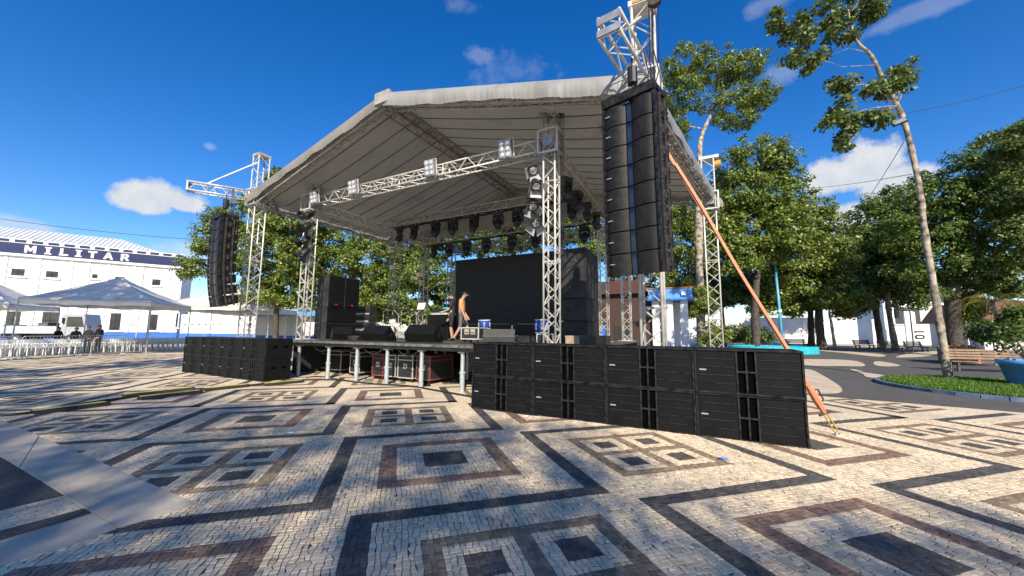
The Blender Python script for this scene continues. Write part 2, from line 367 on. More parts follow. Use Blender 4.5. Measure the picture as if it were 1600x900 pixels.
# near paving: every stone is built
def build_stones():
    rng = random.Random(3)
    cells = {}
    corners = [g(-40, 930), g(1640, 930), g(1640, 640), g(-40, 640)]
    us = [to_uv(p) for p in corners]
    a0, a1 = int(min(u[0] for u in us))-2, int(max(u[0] for u in us))+2
    b0, b1 = int(min(u[1] for u in us))-2, int(max(u[1] for u in us))+2
    subfoot = [W(-4.47, 6.65), W(1.1, 6.65), W(1.1, 7.5), W(-4.47, 7.5)]
    for a in range(a0, a1):
        for b in range(b0, b1):
            p = from_uv(a, b)
            if p.y < 2.3 or p.y > 7.2: continue
            if abs(p.x) > 1.40*p.y+.35: continue
            if (p-bound0).dot(bnor) > -.15 and p.x > 3: continue
            if inside(p, conc_all) or inside(p, subfoot): continue
            cells[(a, b)] = cell_class(a, b)
    jit = {}
    def corner(a, b):
        k = (a, b)
        if k not in jit:
            cl = {cells.get((a+da, b+db), -1) for da in (-1, 0) for db in (-1, 0)}
            j = .26 if len(cl) == 1 else .08
            jit[k] = (a-.5+rng.uniform(-j, j), b-.5+rng.uniform(-j, j))
        return jit[k]
    mort = MB(); used = set(); stones = []
    for (a, b), cl in cells.items():
        P = [from_uv(a-.5, b-.5), from_uv(a+.5, b-.5), from_uv(a+.5, b+.5), from_uv(a-.5, b+.5)]
        mort.add([(p.x, p.y, .006) for p in P], [(3, 2, 1, 0)])
    order = list(cells.items()); rng.shuffle(order)
    for (a, b), cl in order:
        if (a, b) in used: continue
        used.add((a, b)); w = h = 1
        r = rng.random()
        if r < .13 and cells.get((a+1, b)) == cl and (a+1, b) not in used: used.add((a+1, b)); w = 2
        elif r < .22 and cells.get((a, b+1)) == cl and (a, b+1) not in used: used.add((a, b+1)); h = 2
        q = [corner(a, b), corner(a+w, b), corner(a+w, b+h), corner(a, b+h)]
        stones.append((q, cl))
    def geom(q, cl):
        cx = sum(k[0] for k in q)/4; cy = sum(k[1] for k in q)/4
        gap = rng.uniform(.06, .12) if cl == 0 else rng.uniform(.03, .07)
        def shrink(k, e):
            dx, dy = cx-k[0], cy-k[1]; l = math.hypot(dx, dy); return (k[0]+dx/l*e, k[1]+dy/l*e)
        z = .0125+rng.uniform(-.0015, .0015); tx, ty = rng.uniform(-.0007, .0007), rng.uniform(-.0007, .0007)
        lo = [from_uv(*shrink(k, gap)) for k in q]; hi = [from_uv(*shrink(k, gap+.06)) for k in q]
        sg = [(-1, -1), (1, -1), (1, 1), (-1, 1)]
        vs = [(p.x, p.y, .0062) for p in lo]+[(p.x, p.y, z-.003+tx*s[0]+ty*s[1]) for p, s in zip(lo, sg)]+[(p.x, p.y, z+tx*s[0]+ty*s[1]) for p, s in zip(hi, sg)]
        fs = []
        for k in range(4):
            k2 = (k+1) % 4; fs += [(k2, k, 4+k, 4+k2), (4+k2, 4+k, 8+k, 8+k2)]
        fs.append((11, 10, 9, 8))
        c = Vector(STONE[cl]); v = rng.uniform(.82, 1.15) if cl == 0 else rng.uniform(.7, 1.35)
        c = c*v
        if cl == 0:
            t = rng.random(); c = Vector((c.x*(1+.05*t), c.y, c.z*(1-.10*t)))
            if rng.random() < .05: c *= .68
        return vs, fs, c
    cam2 = Vector((0, 0, 0))
    stones.sort(key=lambda s: (from_uv(*s[0][0])-cam2).length)
    inview = [s for s in stones if abs(from_uv(*s[0][0]).x) < 1.3*from_uv(*s[0][0]).y and from_uv(*s[0][0]).y > 2.72]
    pick = set(id(s) for s in inview[:300])
    mort.build('mortar_bed', mt_mortar, plaza)
    big = MB(); bc = []
    for s in stones:
        vs, fs, c = geom(*s)
        if id(s) in pick:
            mb = MB(); cc = Vector(vs[8]); mb.add([Vector(v)-Vector((cc.x, cc.y, 0)) for v in vs], fs)
            me = bpy.data.meshes.new('paving_stone'); me.from_pydata(mb.v, [], mb.f); me.materials.append(mt_stone)
            o = link_mesh('paving_stone', me, plaza, (cc.x, cc.y, 0)); set_col(o, [c]*len(fs))
        else: big.add(vs, fs); bc += [c]*len(fs)
    me = bpy.data.meshes.new('paving_stones'); me.from_pydata(big.v, [], big.f); me.materials.append(mt_stone)
    o = link_mesh('paving_stones', me, plaza); set_col(o, bc); o['kind'] = 'stuff'
build_stones()
# concrete band at the left with its striped infill
def slab(name, pts, z0, z1, mat, parent=None):
    a = sum(pts[i].x*pts[(i+1) % len(pts)].y-pts[(i+1) % len(pts)].x*pts[i].y for i in range(len(pts)))
    if a < 0: pts = pts[::-1]
    return MB().prism([(p.x, p.y) for p in pts], z0, z1, 0, 'z').build(name, mat, parent)
band = thing('concrete_band', 'x', 'x'); del band['label']; del band['category']; band['kind'] = 'structure'
def lerp(a, b, t): return a+(b-a)*t
oa, ob, ia, ib = g(-60, 637), g(309, 790), g(-60, 686), g(185, 827)
cuts = [0, .62, 1]
c1 = [g(-60, 632), g(60, 682.5), g(309, 790)]; c2 = [g(-60, 676), g(30, 731.5), g(146, 804)]
slab('concrete_slab', [c1[0], c1[1], c2[1], c2[0]], -.02, .016, mt_conc, band)
e = .012
slab('concrete_slab', [lerp(c1[1], c1[2], e), c1[2], g(249, 809), g(186, 827.5), c2[2], lerp(c2[1], c2[2], e)], -.02, .016, mt_conc, band)
slab('concrete_slab', [g(-60, 868), g(144, 804.8), g(183.5, 827.6), g(142, 845), g(0, 888), g(-60, 906)], -.02, .0155, mt_conc, band)
def flat(name, pts, z, col):
    o = sheet(name, pts, z, mt_stone_far, None, plaza); set_col(o, [col]); return o
flat('stripe_infill', P2([(-60, 679), (30, 733), (144, 803), (-60, 866)]), .005, STONE[0])
flat('dark_stripe', P2([(-60, 679), (30, 733), (100, 775.5), (0, 799), (-60, 813)]), .009, (.075, .073, .07))
flat('dark_stripe', P2([(-60, 845), (0, 831), (131, 796), (144, 803.5), (0, 846), (-60, 864)]), .009, STONE[1])
# wavy paving at the right; dark and light shapes include painted shadows
dk = sheet('dark_wave_shade', [bound0+bnor*.1-bdir*4, bound1+bnor*.1+bdir*25, Vector((60, 45, 0)), Vector((8, 45, 0))], .006, mt_stone_far)
set_col(dk, [(.115, .110, .103)]*len(dk.data.polygons))
WZ = [0]
def wave(pts):
    r = [Vector((1240+x/5.625, 530+y/5.625, 0)) for x, y in pts]
    for _ in range(3): r = [p for i in range(len(r)) for p in (r[i].lerp(r[(i+1) % len(r)], .25), r[i].lerp(r[(i+1) % len(r)], .75))]
    WZ[0] += 1; flat('wave_light_patch', [g(p.x, p.y) for p in r], .010+.003*WZ[0], (.62, .52, .385))
wave([(-200, 250), (125, 262), (210, 288), (510, 478), (150, 488), (-200, 470)])
wave([(-60, 178), (300, 176), (575, 190), (660, 245), (450, 238), (250, 240), (-60, 222)])
wave([(60, 88), (440, 106), (830, 137), (790, 160), (660, 150), (440, 122)])
wave([(690, 212), (740, 190), (980, 236), (850, 245), (730, 240)])
wave([(470, 265), (560, 272), (640, 300), (840, 325), (940, 360), (625, 343), (620, 310)])
wave([(870, 162), (1050, 118), (1290, 100), (1280, 130), (1150, 158), (960, 166)])
wave([(1000, 335), (1330, 352), (1900, 385), (1900, 410), (1330, 384), (1080, 366)])
# ------------------------------------------------------------------ truss kit
def truss(name, label, cat, p0, p1, w=.30, cr=.025, br=.013, mat=mt_alu, upv=None, group=None, ends=True, pitch=None):
    p0, p1 = Vector(p0), Vector(p1); L = (p1-p0).length; d = (p1-p0).normalized()
    upv = Vector(upv) if upv else (Vector((0, 0, 1)) if abs(d.z) < .9 else T)
    y = upv.cross(d).normalized(); z = d.cross(y)
    root = thing(name, label, cat, p0, 0, group)
    root.rotation_euler = Matrix((d, y, z)).transposed().to_euler()
    h = w/2; cm = MB().tube([(0, 0, 0), (L, 0, 0)], cr, 8).mesh('chord', mat, True)
    for a, b in ((-h, -h), (h, -h), (h, h), (-h, h)): link_mesh('chord', cm, root, (0, a, b))
    br_ = MB(); n = max(2, round(L/(pitch or w*1.05))); st = L/n
    for f, (ax, sg) in enumerate((('y', -1), ('y', 1), ('z', -1), ('z', 1))):
        for k in range(n):
            a, b = (-h, h) if (k+f) % 2 else (h, -h)
            x0, x1 = k*st+.02, (k+1)*st-.02
            P = ((x0, sg*h, a), (x1, sg*h, b)) if ax == 'y' else ((x0, a, sg*h), (x1, b, sg*h))
            br_.tube(P, br, 5, cap=False)
    for x in ([.015, L-.015] if ends else []):
        for P in (((x, -h, -h), (x, h, -h)), ((x, h, -h), (x, h, h)), ((x, h, h), (x, -h, h)), ((x, -h, h), (x, -h, -h))): br_.tube(P, br*1.3, 5)
    k = 2.0
    while k < L-1:
        for P in (((k, -h, -h), (k, h, -h)), ((k, h, -h), (k, h, h)), ((k, h, h), (k, -h, h)), ((k, -h, h), (k, -h, -h))): br_.tube(P, br*1.5, 5)
        k += 2.0
    br_.build('bracing', mat, root)
    return root
def sleeve(root, x0, x1, w, mat=mt_alu, t=.045):
    """open cube frame clamped round a truss, in the truss's own axes"""
    mb = MB(); h = w/2
    for a in (-h, h):
        for b in (-h, h):
            mb.box(((x0+x1)/2, a, b), (x1-x0, t, t))
    for x in (x0, x1):
        for a in (-h, h):
            mb.box((x, a, 0), (t, t, w)); mb.box((x, 0, a), (t, w, t))
    mb.build('sleeve_block', mat, root)
    xm = (x0+x1)/2
    for P in (((xm, -h*.98, 0), (xm, -h*1.06, 0)), ((xm, h*.98, 0), (xm, h*1.06, 0)), ((xm, 0, -h*.98), (xm, 0, -h*1.06)), ((xm, 0, h*.98), (xm, 0, h*1.06))): MB().tube(P, w*.28, 12).build('guide_roller', mt_lamp, root)
def tower(name, label, s, t, z0, z1, w=.36, **k):
    r = truss(name, label, 'truss', W(s, t, z0), W(s, t, z1), w, upv=T, **k)
    MB().box((-.012, 0, 0), (.024, w*1.9, w*1.9)).build('base_plate', mt_steel, r)
    return r
DZ = 1.20
# inner lighting rig standing on the deck
fl = tower('lighting_truss_post', 'slim aluminium truss post with dark spotlights, at the front left of the stage', -12.9, 8.4, DZ+.024, 7.0, .30, group='lighting rig posts')
sleeve(fl, 4.66, 5.22, .50); MB().box((5.84, 0, 0), (.12, .36, .36)).build('top_block', mt_dark, fl)
fr = tower('lighting_truss_post', 'bright aluminium truss post with open cube block, front right of the stage', -3.42, 8.4, DZ+.024, 7.15, .30, group='lighting rig posts')
sleeve(fr, 4.72, 5.30, .50)
tb = MB().box((5.98, 0, 0), (.14, .40, .46)).build('top_block', mt_rust, fr)
MB().tube([(5.85, .22, 0), (5.85, .34, 0)], .11, 12).build('pulley', mt_dark, fr)
ch = MB()
for dy in (.33, .28, .24): ch.tube([(5.85, dy, .02), (2.2, dy*.95, .03)], .008, 4)
ch.build('hoist_chain', mt_dark, fr)
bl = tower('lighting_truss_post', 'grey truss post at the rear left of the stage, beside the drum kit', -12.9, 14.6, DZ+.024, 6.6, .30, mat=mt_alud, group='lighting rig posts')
br = tower('lighting_truss_post', 'truss post at the rear right of the stage, behind the speaker stack', -3.62, 14.0, DZ+.024, 6.4, .30, group='lighting rig posts')
ZB = 6.2
truss('front_lighting_beam', 'bright aluminium truss beam with four blinder lamps across the stage front', 'truss', W(-12.72, 8.4, ZB), W(-3.70, 8.4, ZB), .30, upv=(0, 0, 1))
truss('side_lighting_beam', 'truss beam running back along the left side of the stage', 'truss', W(-12.9, 8.66, ZB-.1), W(-12.9, 14.5, ZB-.1), .30, mat=mt_alu)
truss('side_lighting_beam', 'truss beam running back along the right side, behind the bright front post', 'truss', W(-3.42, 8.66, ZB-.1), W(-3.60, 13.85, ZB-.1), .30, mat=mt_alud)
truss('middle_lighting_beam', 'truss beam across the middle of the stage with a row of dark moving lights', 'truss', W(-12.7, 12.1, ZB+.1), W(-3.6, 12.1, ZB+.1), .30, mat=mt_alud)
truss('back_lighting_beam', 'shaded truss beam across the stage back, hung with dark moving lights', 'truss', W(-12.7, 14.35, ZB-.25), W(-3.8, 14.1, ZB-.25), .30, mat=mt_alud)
# screen frame
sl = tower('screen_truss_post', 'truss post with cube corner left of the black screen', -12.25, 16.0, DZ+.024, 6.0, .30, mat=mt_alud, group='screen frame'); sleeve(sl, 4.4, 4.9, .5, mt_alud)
tower('screen_truss_post', 'bright truss post right of the speaker stack, below the hanging speakers', -3.2, 16.0, DZ+.024, 5.9, .32, group='screen frame')
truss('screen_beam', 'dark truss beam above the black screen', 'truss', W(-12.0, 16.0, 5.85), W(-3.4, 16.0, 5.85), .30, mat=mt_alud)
# roof towers
lt = tower('roof_tower', 'tall truss tower at the left edge of the roof, carrying the left speakers', -14.75, 7.5, 0.024, 8.0, .38, group='roof towers')
rtw = tower('roof_tower', 'tall truss tower behind the right hanging speakers, topped by a pulley bracket', -1.02, 7.5, 0.024, 8.2, .38, cr=.03, group='roof towers')
bt = tower('roof_tower', 'white truss tower with yellow hoist at the rear right roof corner', .02, 14.6, 0.024, 7.7, .38, group='roof towers')
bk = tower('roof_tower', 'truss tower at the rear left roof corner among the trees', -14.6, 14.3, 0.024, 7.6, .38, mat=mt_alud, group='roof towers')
for r_, zz in ((lt, 6.35), (rtw, 6.35), (bt, 6.1), (bk, 6.1)): sleeve(r_, zz-.30, zz+.30, .56)
mb = MB().box((8.2, 0, 0), (.12, .5, .46)); mb.build('top_bracket', mt_alu, rtw)
MB().box((8.20, .02, -.238), (.07, .36, .012)).build('bracket_stripe', mt_yellow, rtw)
MB().tube([(8.05, .26, -.3), (8.05, .26, -.18)], .13, 16).build('pulley', mt_rust, rtw)
mb = MB()
for dy in (.15, .22, .32): mb.tube([(8.05, dy, -.25), (6.3, dy*.9, -.27)], .012, 5)
mb.build('hoist_chain', mt_dark, rtw)
MB().box((7.68, .05, 0), (.10, .62, .44)).build('top_bracket', mt_alu, bt)
MB().tube([(7.45, .22, 0), (7.45, .42, 0)], .14, 12).build('hoist', mt_yellow, bt)
MB().box((8.0, 0, 0), (.08, .44, .44)).build('top_bracket', mt_alud, lt)
# arms carrying the speakers
la = truss('cantilever_truss', 'short truss arm holding the left hanging speakers, with a slanted stay', 'truss', W(-14.85, 7.25, 6.42), W(-15.75, 5.75, 6.42), .30, group='speaker arms')
p_in = la.matrix_basis.inverted() @ W(-14.78, 7.4, 7.75)
MB().tube([(1.3, 0, .15), tuple(p_in)], .028, 6).build('stay', mt_alu, la)
MB().box((1.76, 0, 0), (.02, .34, .34)).build('end_plate', mt_lamp, la)
ra = truss('cantilever_truss', 'white truss arm pointing at the viewer above the right hanging speakers', 'truss', W(-1.1, 7.25, 6.62), W(-1.32, 5.75, 6.62), .36, cr=.03, group='speaker arms')
p_in = ra.matrix_basis.inverted() @ W(-1.05, 7.4, 7.95)
MB().tube([(1.0, 0, .18), tuple(p_in)], .03, 6).build('stay', mt_alu, ra)
MB().box((1.53, 0, .1), (.02, .40, .14)).build('end_plate', mt_lamp, ra); MB().box((1.53, 0, -.12), (.02, .40, .12)).build('end_plate', mt_lamp, ra)
# ------------------------------------------------------------------ stage roof
roof = thing('stage_roof', 'grey gabled tarpaulin roof over the stage', 'roof', W(0, 0, 0), TH)
T0, T1 = 7.22, 15.2
def eaveR(t): return -1.02+(t-T0)/7.08*1.05
LE, RS, ZEL, ZER, ZR = -14.75, -8.05, 6.42, 6.50, 8.30
NP = 12
for side in (0, 1):
    for k in range(NP):
        ta, tb = T0+(T1-T0)*k/NP, T0+(T1-T0)*(k+1)/NP
        mb = MB(); nu, nv = 14, 4; rng = random.Random(k+side*50)
        vs = []
        for j in range(nv+1):
            t = ta+(tb-ta)*j/nv
            for i in range(nu+1):
                u = i/nu
                e_, ze = (LE, ZEL) if side == 0 else (eaveR(t), ZER)
                s = e_+(RS-e_)*u; z = ze+(ZR-ze)*u-.10*math.sin(math.pi*u)-.025*math.sin(math.pi*j/nv)+(rng.uniform(-.006, .006) if 0 < j < nv else 0)
                vs.append((s, t, z))
        fs = [(j*(nu+1)+i, j*(nu+1)+i+1, (j+1)*(nu+1)+i+1, (j+1)*(nu+1)+i) for j in range(nv) for i in range(nu)]
        mb.add(vs, fs); o = mb.build('tarp_panel', mt_tarp, roof, True)
        sm = MB(); row = vs[:nu+1]
        sm.tube([(v[0], v[1], v[2]-.018) for v in row], .012, 4); sm.build('seam', mt_seam, roof)
def skirt(name, pts, drop, lean, n, seed, mat=mt_skirt):
    """wrinkled valance hanging from an edge polyline (local stage coordinates)"""
    rng = random.Random(seed); vs = []; rows = 5
    L = [0]
    for a, b in zip(pts, pts[1:]): L.append(L[-1]+(Vector(b)-Vector(a)).length)
    ph = [rng.uniform(0, 6.3) for _ in range(4)]
    for i in range(n+1):
        d = L[-1]*i/n; k = max(j for j in range(len(L)-1) if L[j] <= d+1e-9); f = (d-L[k])/(L[k+1]-L[k]); p = Vector(pts[k]).lerp(Vector(pts[k+1]), f)
        wr = math.sin(d*5.1+ph[0])*1.0+math.sin(d*8.7+ph[1])*.35+math.sin(d*2.1+ph[2])*.5+rng.uniform(-.5, .5)
        dr = drop*(1+.05*math.sin(d*1.1+ph[3])+.02*rng.uniform(-1, 1))
        for j in range(rows+1):
            q = j/rows; b = .05*math.sin(q*math.pi)+.026*wr*q*(1.2-q*.4)
            vs.append((p.x+lean[0]*(b+.03*q), p.y+lean[1]*(b+.03*q), p.z+.03-dr*q))
    fs = [(i*(rows+1)+j, (i+1)*(rows+1)+j, (i+1)*(rows+1)+j+1, i*(rows+1)+j+1) for i in range(n) for j in range(rows)]
    return MB().add(vs, fs).build(name, mat, roof, True)
skirt('front_valance', [(LE-.1, T0-.05, ZEL), (RS, T0-.05, ZR)], .36, (0, -1), 110, 1, mt_skirt_darker)
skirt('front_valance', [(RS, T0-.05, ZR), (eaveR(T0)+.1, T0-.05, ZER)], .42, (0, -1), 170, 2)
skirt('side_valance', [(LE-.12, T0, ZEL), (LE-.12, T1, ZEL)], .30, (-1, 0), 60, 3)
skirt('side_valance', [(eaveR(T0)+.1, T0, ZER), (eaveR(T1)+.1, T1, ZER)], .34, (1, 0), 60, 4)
MB().add([(LE, T1-.02, ZEL), (RS, T1-.02, ZR), (eaveR(T1), T1-.02, ZER), (RS, T1-.02, ZEL+.02)], [(0, 1, 3), (1, 2, 3)]).build('gable_panel', mt_tarp, roof)
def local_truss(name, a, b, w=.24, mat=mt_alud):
    a, b = Vector(a), Vector(b); d = (b-a).normalized(); L = (b-a).length
    y = Vector((0, 0, 1)).cross(d).normalized(); z = d.cross(y); h = w/2
    mb = MB(); P = lambda x, yy, zz: a+d*x+y*yy+z*zz
    for q in ((-h, -h), (h, -h), (h, h), (-h, h)): mb.tube([P(0, *q), P(L, *q)], .024, 6)
    n = round(L/.3)
    for k in range(n):
        x0, x1 = L*k/n, L*(k+1)/n; a_, b_ = (-h, h) if k % 2 else (h, -h)
        for sg in (-h, h): mb.tube([P(x0, sg, a_), P(x1, sg, b_)], .012, 5, cap=False)
        for sg in (-h, h): mb.tube([P(x0, a_, sg), P(x1, b_, sg)], .012, 5, cap=False)
    return mb.build(name, mat, roof)
dz = .24
for t in (T0+.18, T1-.2):
    local_truss('rafter', (LE+.1, t, ZEL-dz), (RS-.1, t, ZR-dz)); local_truss('rafter', (RS+.1, t, ZR-dz), (eaveR(t)-.1, t, ZER-dz))
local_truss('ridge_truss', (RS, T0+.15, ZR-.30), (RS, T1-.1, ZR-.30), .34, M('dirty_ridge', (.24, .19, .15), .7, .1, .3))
local_truss('eave_truss', (LE+.05, T0+.4, ZEL-dz), (LE+.05, T1-.2, ZEL-dz), .26)
local_truss('eave_truss', (eaveR(T0+.4)-.05, T0+.4, ZER-dz), (eaveR(T1)-.05, T1-.2, ZER-dz), .26)
mb = MB().box((RS, T0-.1, ZR-.16), (.55, .10, .34)); mb.build('ridge_joint', mt_alud, roof)
o = skirt('rolled_corner', [(eaveR(T1)-.1, T1-.1, ZER+.05), (eaveR(T1)+.25, T1+.25, ZER-.05)], .35, (1, -.5), 14, 9, mt_skirt_darker)
# ------------------------------------------------------------------ stage deck
deck = thing('stage_deck', 'raised black stage platform on grey steel legs', 'stage', W(0, 0, 0), TH)
DS0, DS1, DT0, DT1 = -13.25, -2.75, 8.0, 16.6
pm = MB().b2(0, 1.742, 0, 1.067, 0, .05).mesh('deck_panel', mt_deck)
for i in range(6):
    for j in range(8): link_mesh('deck_panel', pm, deck, (DS0+i*1.75, DT0+.02+j*1.072, DZ-.05+.002*((i*7+j*3) % 3)))
MB().b2(DS0, DS1, DT0-.03, DT0+.015, DZ-.075, DZ-.008).build('edge_beam', mt_edge, deck)
MB().b2(DS0, DS1, DT0+.005, DT0+.06, DZ-.17, DZ-.08).build('lower_beam', mt_dark, deck)
for k in range(8): MB().b2(DS0+.05, DS1-.05, DT0+.4+k*1.07, DT0+.48+k*1.07, DZ-.16, DZ-.055).build('joist', mt_dark, deck)
leg = MB().tube([(0, 0, 0), (0, 0, .50)], .062, 12); leg.tube([(0, 0, .50), (0, 0, 1.0)], .052, 12); leg.box((0, 0, .006), (.16, .16, .012)); leg.box((0, 0, 1.012), (.19, .16, .03)); leg.tube([(0, 0, .46), (0, 0, .53)], .075, 12)
leg.tube([(-.09, 0, .5), (.11, 0, .5)], .012, 6)
lm = leg.mesh('leg', mt_steel)
for s in (-12.6, -11.05, -9.72, -8.45, -7.15, -5.78, -4.3, -3.0):
    for t in (8.12, 10.3, 12.4, 14.5, 16.4):
        link_mesh('leg', lm, deck, (s, t, 0))
MB().b2(DS0+.02, DS0+.05, 8.3, 15.6, .02, DZ-.2).build('side_dark_sheet', mt_cloth, deck)  # black sheet added to darken the view under the deck
MB().b2(DS0+.04, DS1, 12.6, 12.63, 0.02, DZ-.2).build('back_cloth', mt_cloth, deck)  # black cloth set forward so the space under the deck is darker
MB().b2(DS0-.75, DS0+.75, 8.0, 9.3, DZ-.02, DZ+.012).build('base_board', mt_edge, deck)
# ------------------------------------------------------------------ subwoofer walls
SW, SH, SDp = 1.385, .664, .85
def make_sub():
    root = thing('subwoofer', 'x', 'speaker', (0, 0, 0), TH, 'ground subwoofers')
    MB().b2(.004, SW-.004, .05, SDp, .003, SH-.003).build('cabinet', mt_black, root, bevel=.008)
    r = .028; mb = MB()                            # raised front rim
    mb.b2(.004, SW-.004, 0, .049, .003, r); mb.b2(.004, SW-.004, 0, .049, SH-r, SH-.003)
    mb.b2(.004, r, 0, .049, r, SH-r); mb.b2(SW-r, SW-.004, 0, .049, r, SH-r); mb.build('rim', mt_rim, root)
    x1, x2 = SW*.405, SW*.595
    for a, b in ((r, x1), (x2, SW-r)):
        gr = MB().b2(a, b, .022, .049, r, SH-r).build('grille', mt_grille, root)
        for k in range(1, 5):
            z = r+(SH-2*r)*k/5; MB().b2(a+.03, b-.03, .010, .021, z-.006, z+.006).build('rib', mt_rim, gr)
    cx = SW/2
    pb = MB()
    pb.b2(x1, x1+.022, .006, .049, r, SH-r); pb.b2(x2-.022, x2, .006, .049, r, SH-r); pb.b2(cx-.012, cx+.012, .006, .049, r, SH-r)
    pb.b2(x1+.022, cx-.012, .008, .049, SH/2-.012, SH/2+.012); pb.b2(cx+.012, x2-.022, .008, .049, SH/2-.012, SH/2+.012)
    pb.build('port_frame', mt_rim, root)
    for a, b in ((x1+.022, cx-.012), (cx+.012, x2-.022)):
        for c, d in ((r, SH/2-.012), (SH/2+.012, SH-r)): MB().b2(a, b, .042, .049, c, d).build('port', mt_hole, root)
    MB().b2(.07, .165, .004, .0095, SH/2+.004, SH/2+.024).build('badge', mt_badge, root)
    h = MB()
    for y in (.3, .62): h.b2(SW-.004, SW+.001, y-.07, y+.07, .36, .44)
    h.build('handle', mt_hole, root)
    sc = MB(); rng = random.Random(2)
    for k in range(10):
        sc.tube([(SW*k/9*.96+.025, -.003, .015), (SW*k/9*.96+.025, .001, .015)], .006, 6); sc.tube([(SW*k/9*.96+.025, -.003, SH-.015), (SW*k/9*.96+.025, .001, SH-.015)], .006, 6)
    sc.build('screws', mt_rim, root)['kind'] = 'stuff'
    return root
sub = make_sub(); first = True
ORD = ['first', 'second', 'third', 'fourth']
for wall, s0, sc in (('right', -4.47, 1.0), ('left', -17.05, .92)):
    for i in range(4):
        for j in range(2):
            near = ORD[3-i] if wall == 'right' else ORD[i]
            lab = ('upper' if j else 'lower')+' row black subwoofer, '+near+(' from the strap end, wall right of the stage' if wall == 'right' else ' from the left end, wall left of the stage')
            loc = W(s0+i*SW*sc, 6.62+random.uniform(-.022, .022), j*SH*(.955 if sc < 1 else 1)); rot = (0, 0, TH+R(random.uniform(-.7, .7)))
            if first: o = sub; o['label'] = lab; o.location = loc; o.rotation_euler = rot; first = False
            else: o = copy_tree(sub, lab, loc, rot)
            o.scale = (sc, 1, .955 if sc < 1 else 1)
# ------------------------------------------------------------------ hanging line arrays
LW, LH, LD = .96, .372, .55
def make_array_box():
    root = thing('line_array_speaker', 'x', 'speaker', (0, 0, 0), TH, 'hanging line array speakers')
    mb = MB(); hw = LW/2        # cabinet hangs below its origin: z from 0 to -LH ; front faces -y
    mb.prism([(.10, -.004), (LD, -.05), (LD, -LH+.05), (.10, -LH+.004)], -hw, hw, 0, 'x'); mb.build('cabinet', mt_black, root)
    for sg in (-1, 1):
        g_ = MB(); n = 10; prof = []
        for k in range(n+1):
            u = k/n; prof.append((sg*(.06+(hw-.035-.06)*u), .095-.075*math.sin(math.pi*(.06+.80*u))))
        for i in range(n):
            (xa, ya), (xb, yb) = prof[i], prof[i+1]
            g_.add([(xa, ya, -.008), (xb, yb, -.008), (xb, yb, -LH+.008), (xa, ya, -LH+.008)], [(0, 1, 2, 3)])
            for z in (-.008, -LH+.008): g_.add([(xa, ya, z), (xb, yb, z), (xb, .11, z), (xa, .11, z)], [(0, 1, 2, 3)])
        gr = g_.build('grille', mt_array, root)
        MB().b2(min(sg*(hw-.03), sg*hw), max(sg*(hw-.03), sg*hw), .01, .10, -LH+.004, -.004).build('side_rail', mt_rim, root)
    MB().b2(-.038, .038, .07, .099, -LH+.01, -.01).build('horn', mt_horn_sky, root)
    MB().b2(-hw+.07, -hw+.15, .012, .03, -LH*.5+.012, -LH*.5+.026).build('badge', mt_badge, root)
    for sg in (-1, 1):
        rg = MB().b2(min(sg*hw, sg*(hw+.02)), max(sg*hw, sg*(hw+.02)), .16, .22, -LH-.01, .01)
        rg.b2(min(sg*hw, sg*(hw+.02)), max(sg*hw, sg*(hw+.02)), .38, .43, -LH-.005, .005)
        rg.b2(min(sg*hw, sg*(hw+.012)), max(sg*hw, sg*(hw+.012)), .26, .34, -LH*.7, -LH*.35)
        rg.tube([(sg*(hw+.018), .19, -.04), (sg*(hw+.035), .19, -.04)], .02, 8); rg.tube([(sg*(hw+.018), .19, -LH+.04), (sg*(hw+.035), .19, -LH+.04)], .02, 8)
        rg.build('rigging_plate', mt_rust, root)
    MB().b2(-hw, hw, .105, .135, -.0035, .006).build('edge_strip', mt_rust, root)
    return root
ab = make_array_box(); first = True
NUM = ['top', 'second', 'third', 'fourth', 'fifth', 'sixth', 'seventh', 'bottom']
for side, s, ztop, tl in (('right', -1.16, 5.52, [0, 0, .5, 1, 1.5, 2, 3, 4.5]), ('left', -14.85, 5.28, [0, .5, 1, 2, 3.5, 6, 9, 12])):
    p = W(s, 6.25, ztop); yaw = TH+R(-15 if side == 'right' else -8)
    frame = thing('array_fly_frame', 'black steel frame above the '+side+' hanging speakers', 'rigging', p+Vector((0, 0, .02)), yaw, 'array frames')
    mb = MB(); hw = LW/2
    mb.b2(-hw, hw, .0, .08, 0, .16); mb.b2(-hw, hw, .45, .53, 0, .16)
    for x in (-hw+.03, hw-.03): mb.b2(x-.03, x+.03, .08, .45, .03, .13)
    mb.b2(-.04, .04, .08, .45, .05, .14); mb.build('frame_bars', mt_rim, frame)
    hz = 6.62-.2-ztop if side == 'right' else 6.42-.2-ztop
    MB().tube([(0, .26, .12), (0, .26, hz)], .018, 6).tube([(0, .26, hz*.45), (0, .26, hz*.78)], .09, 10).build('chain_hoist', mt_dark, frame)
    cab = MB()
    for k in range(4):
        x = .18+k*.05; cab.tube([(x, .35, hz+.15), (x+.08, .33+.03*k, hz*.6), (x-.02*k, .40, .1), (hw+.03, .50, -.25-.1*k)], .011, 5)
    cab.build('cable', mt_rope, frame)
    for k in range(8):
        lab = NUM[k]+' black box of the hanging speaker column '+side+' of the stage'
        tilt = R(tl[k]); rot = Matrix.Rotation(yaw, 3, 'Z') @ Matrix.Rotation(tilt, 3, 'X')
        if first: o = ab; o['label'] = lab; o.location = p; o.rotation_euler = rot.to_euler(); first = False
        else: o = copy_tree(ab, lab, p, rot.to_euler())
        p = p+rot @ Vector((0, 0, -LH-.006))
    if side == 'right':
        tail = p
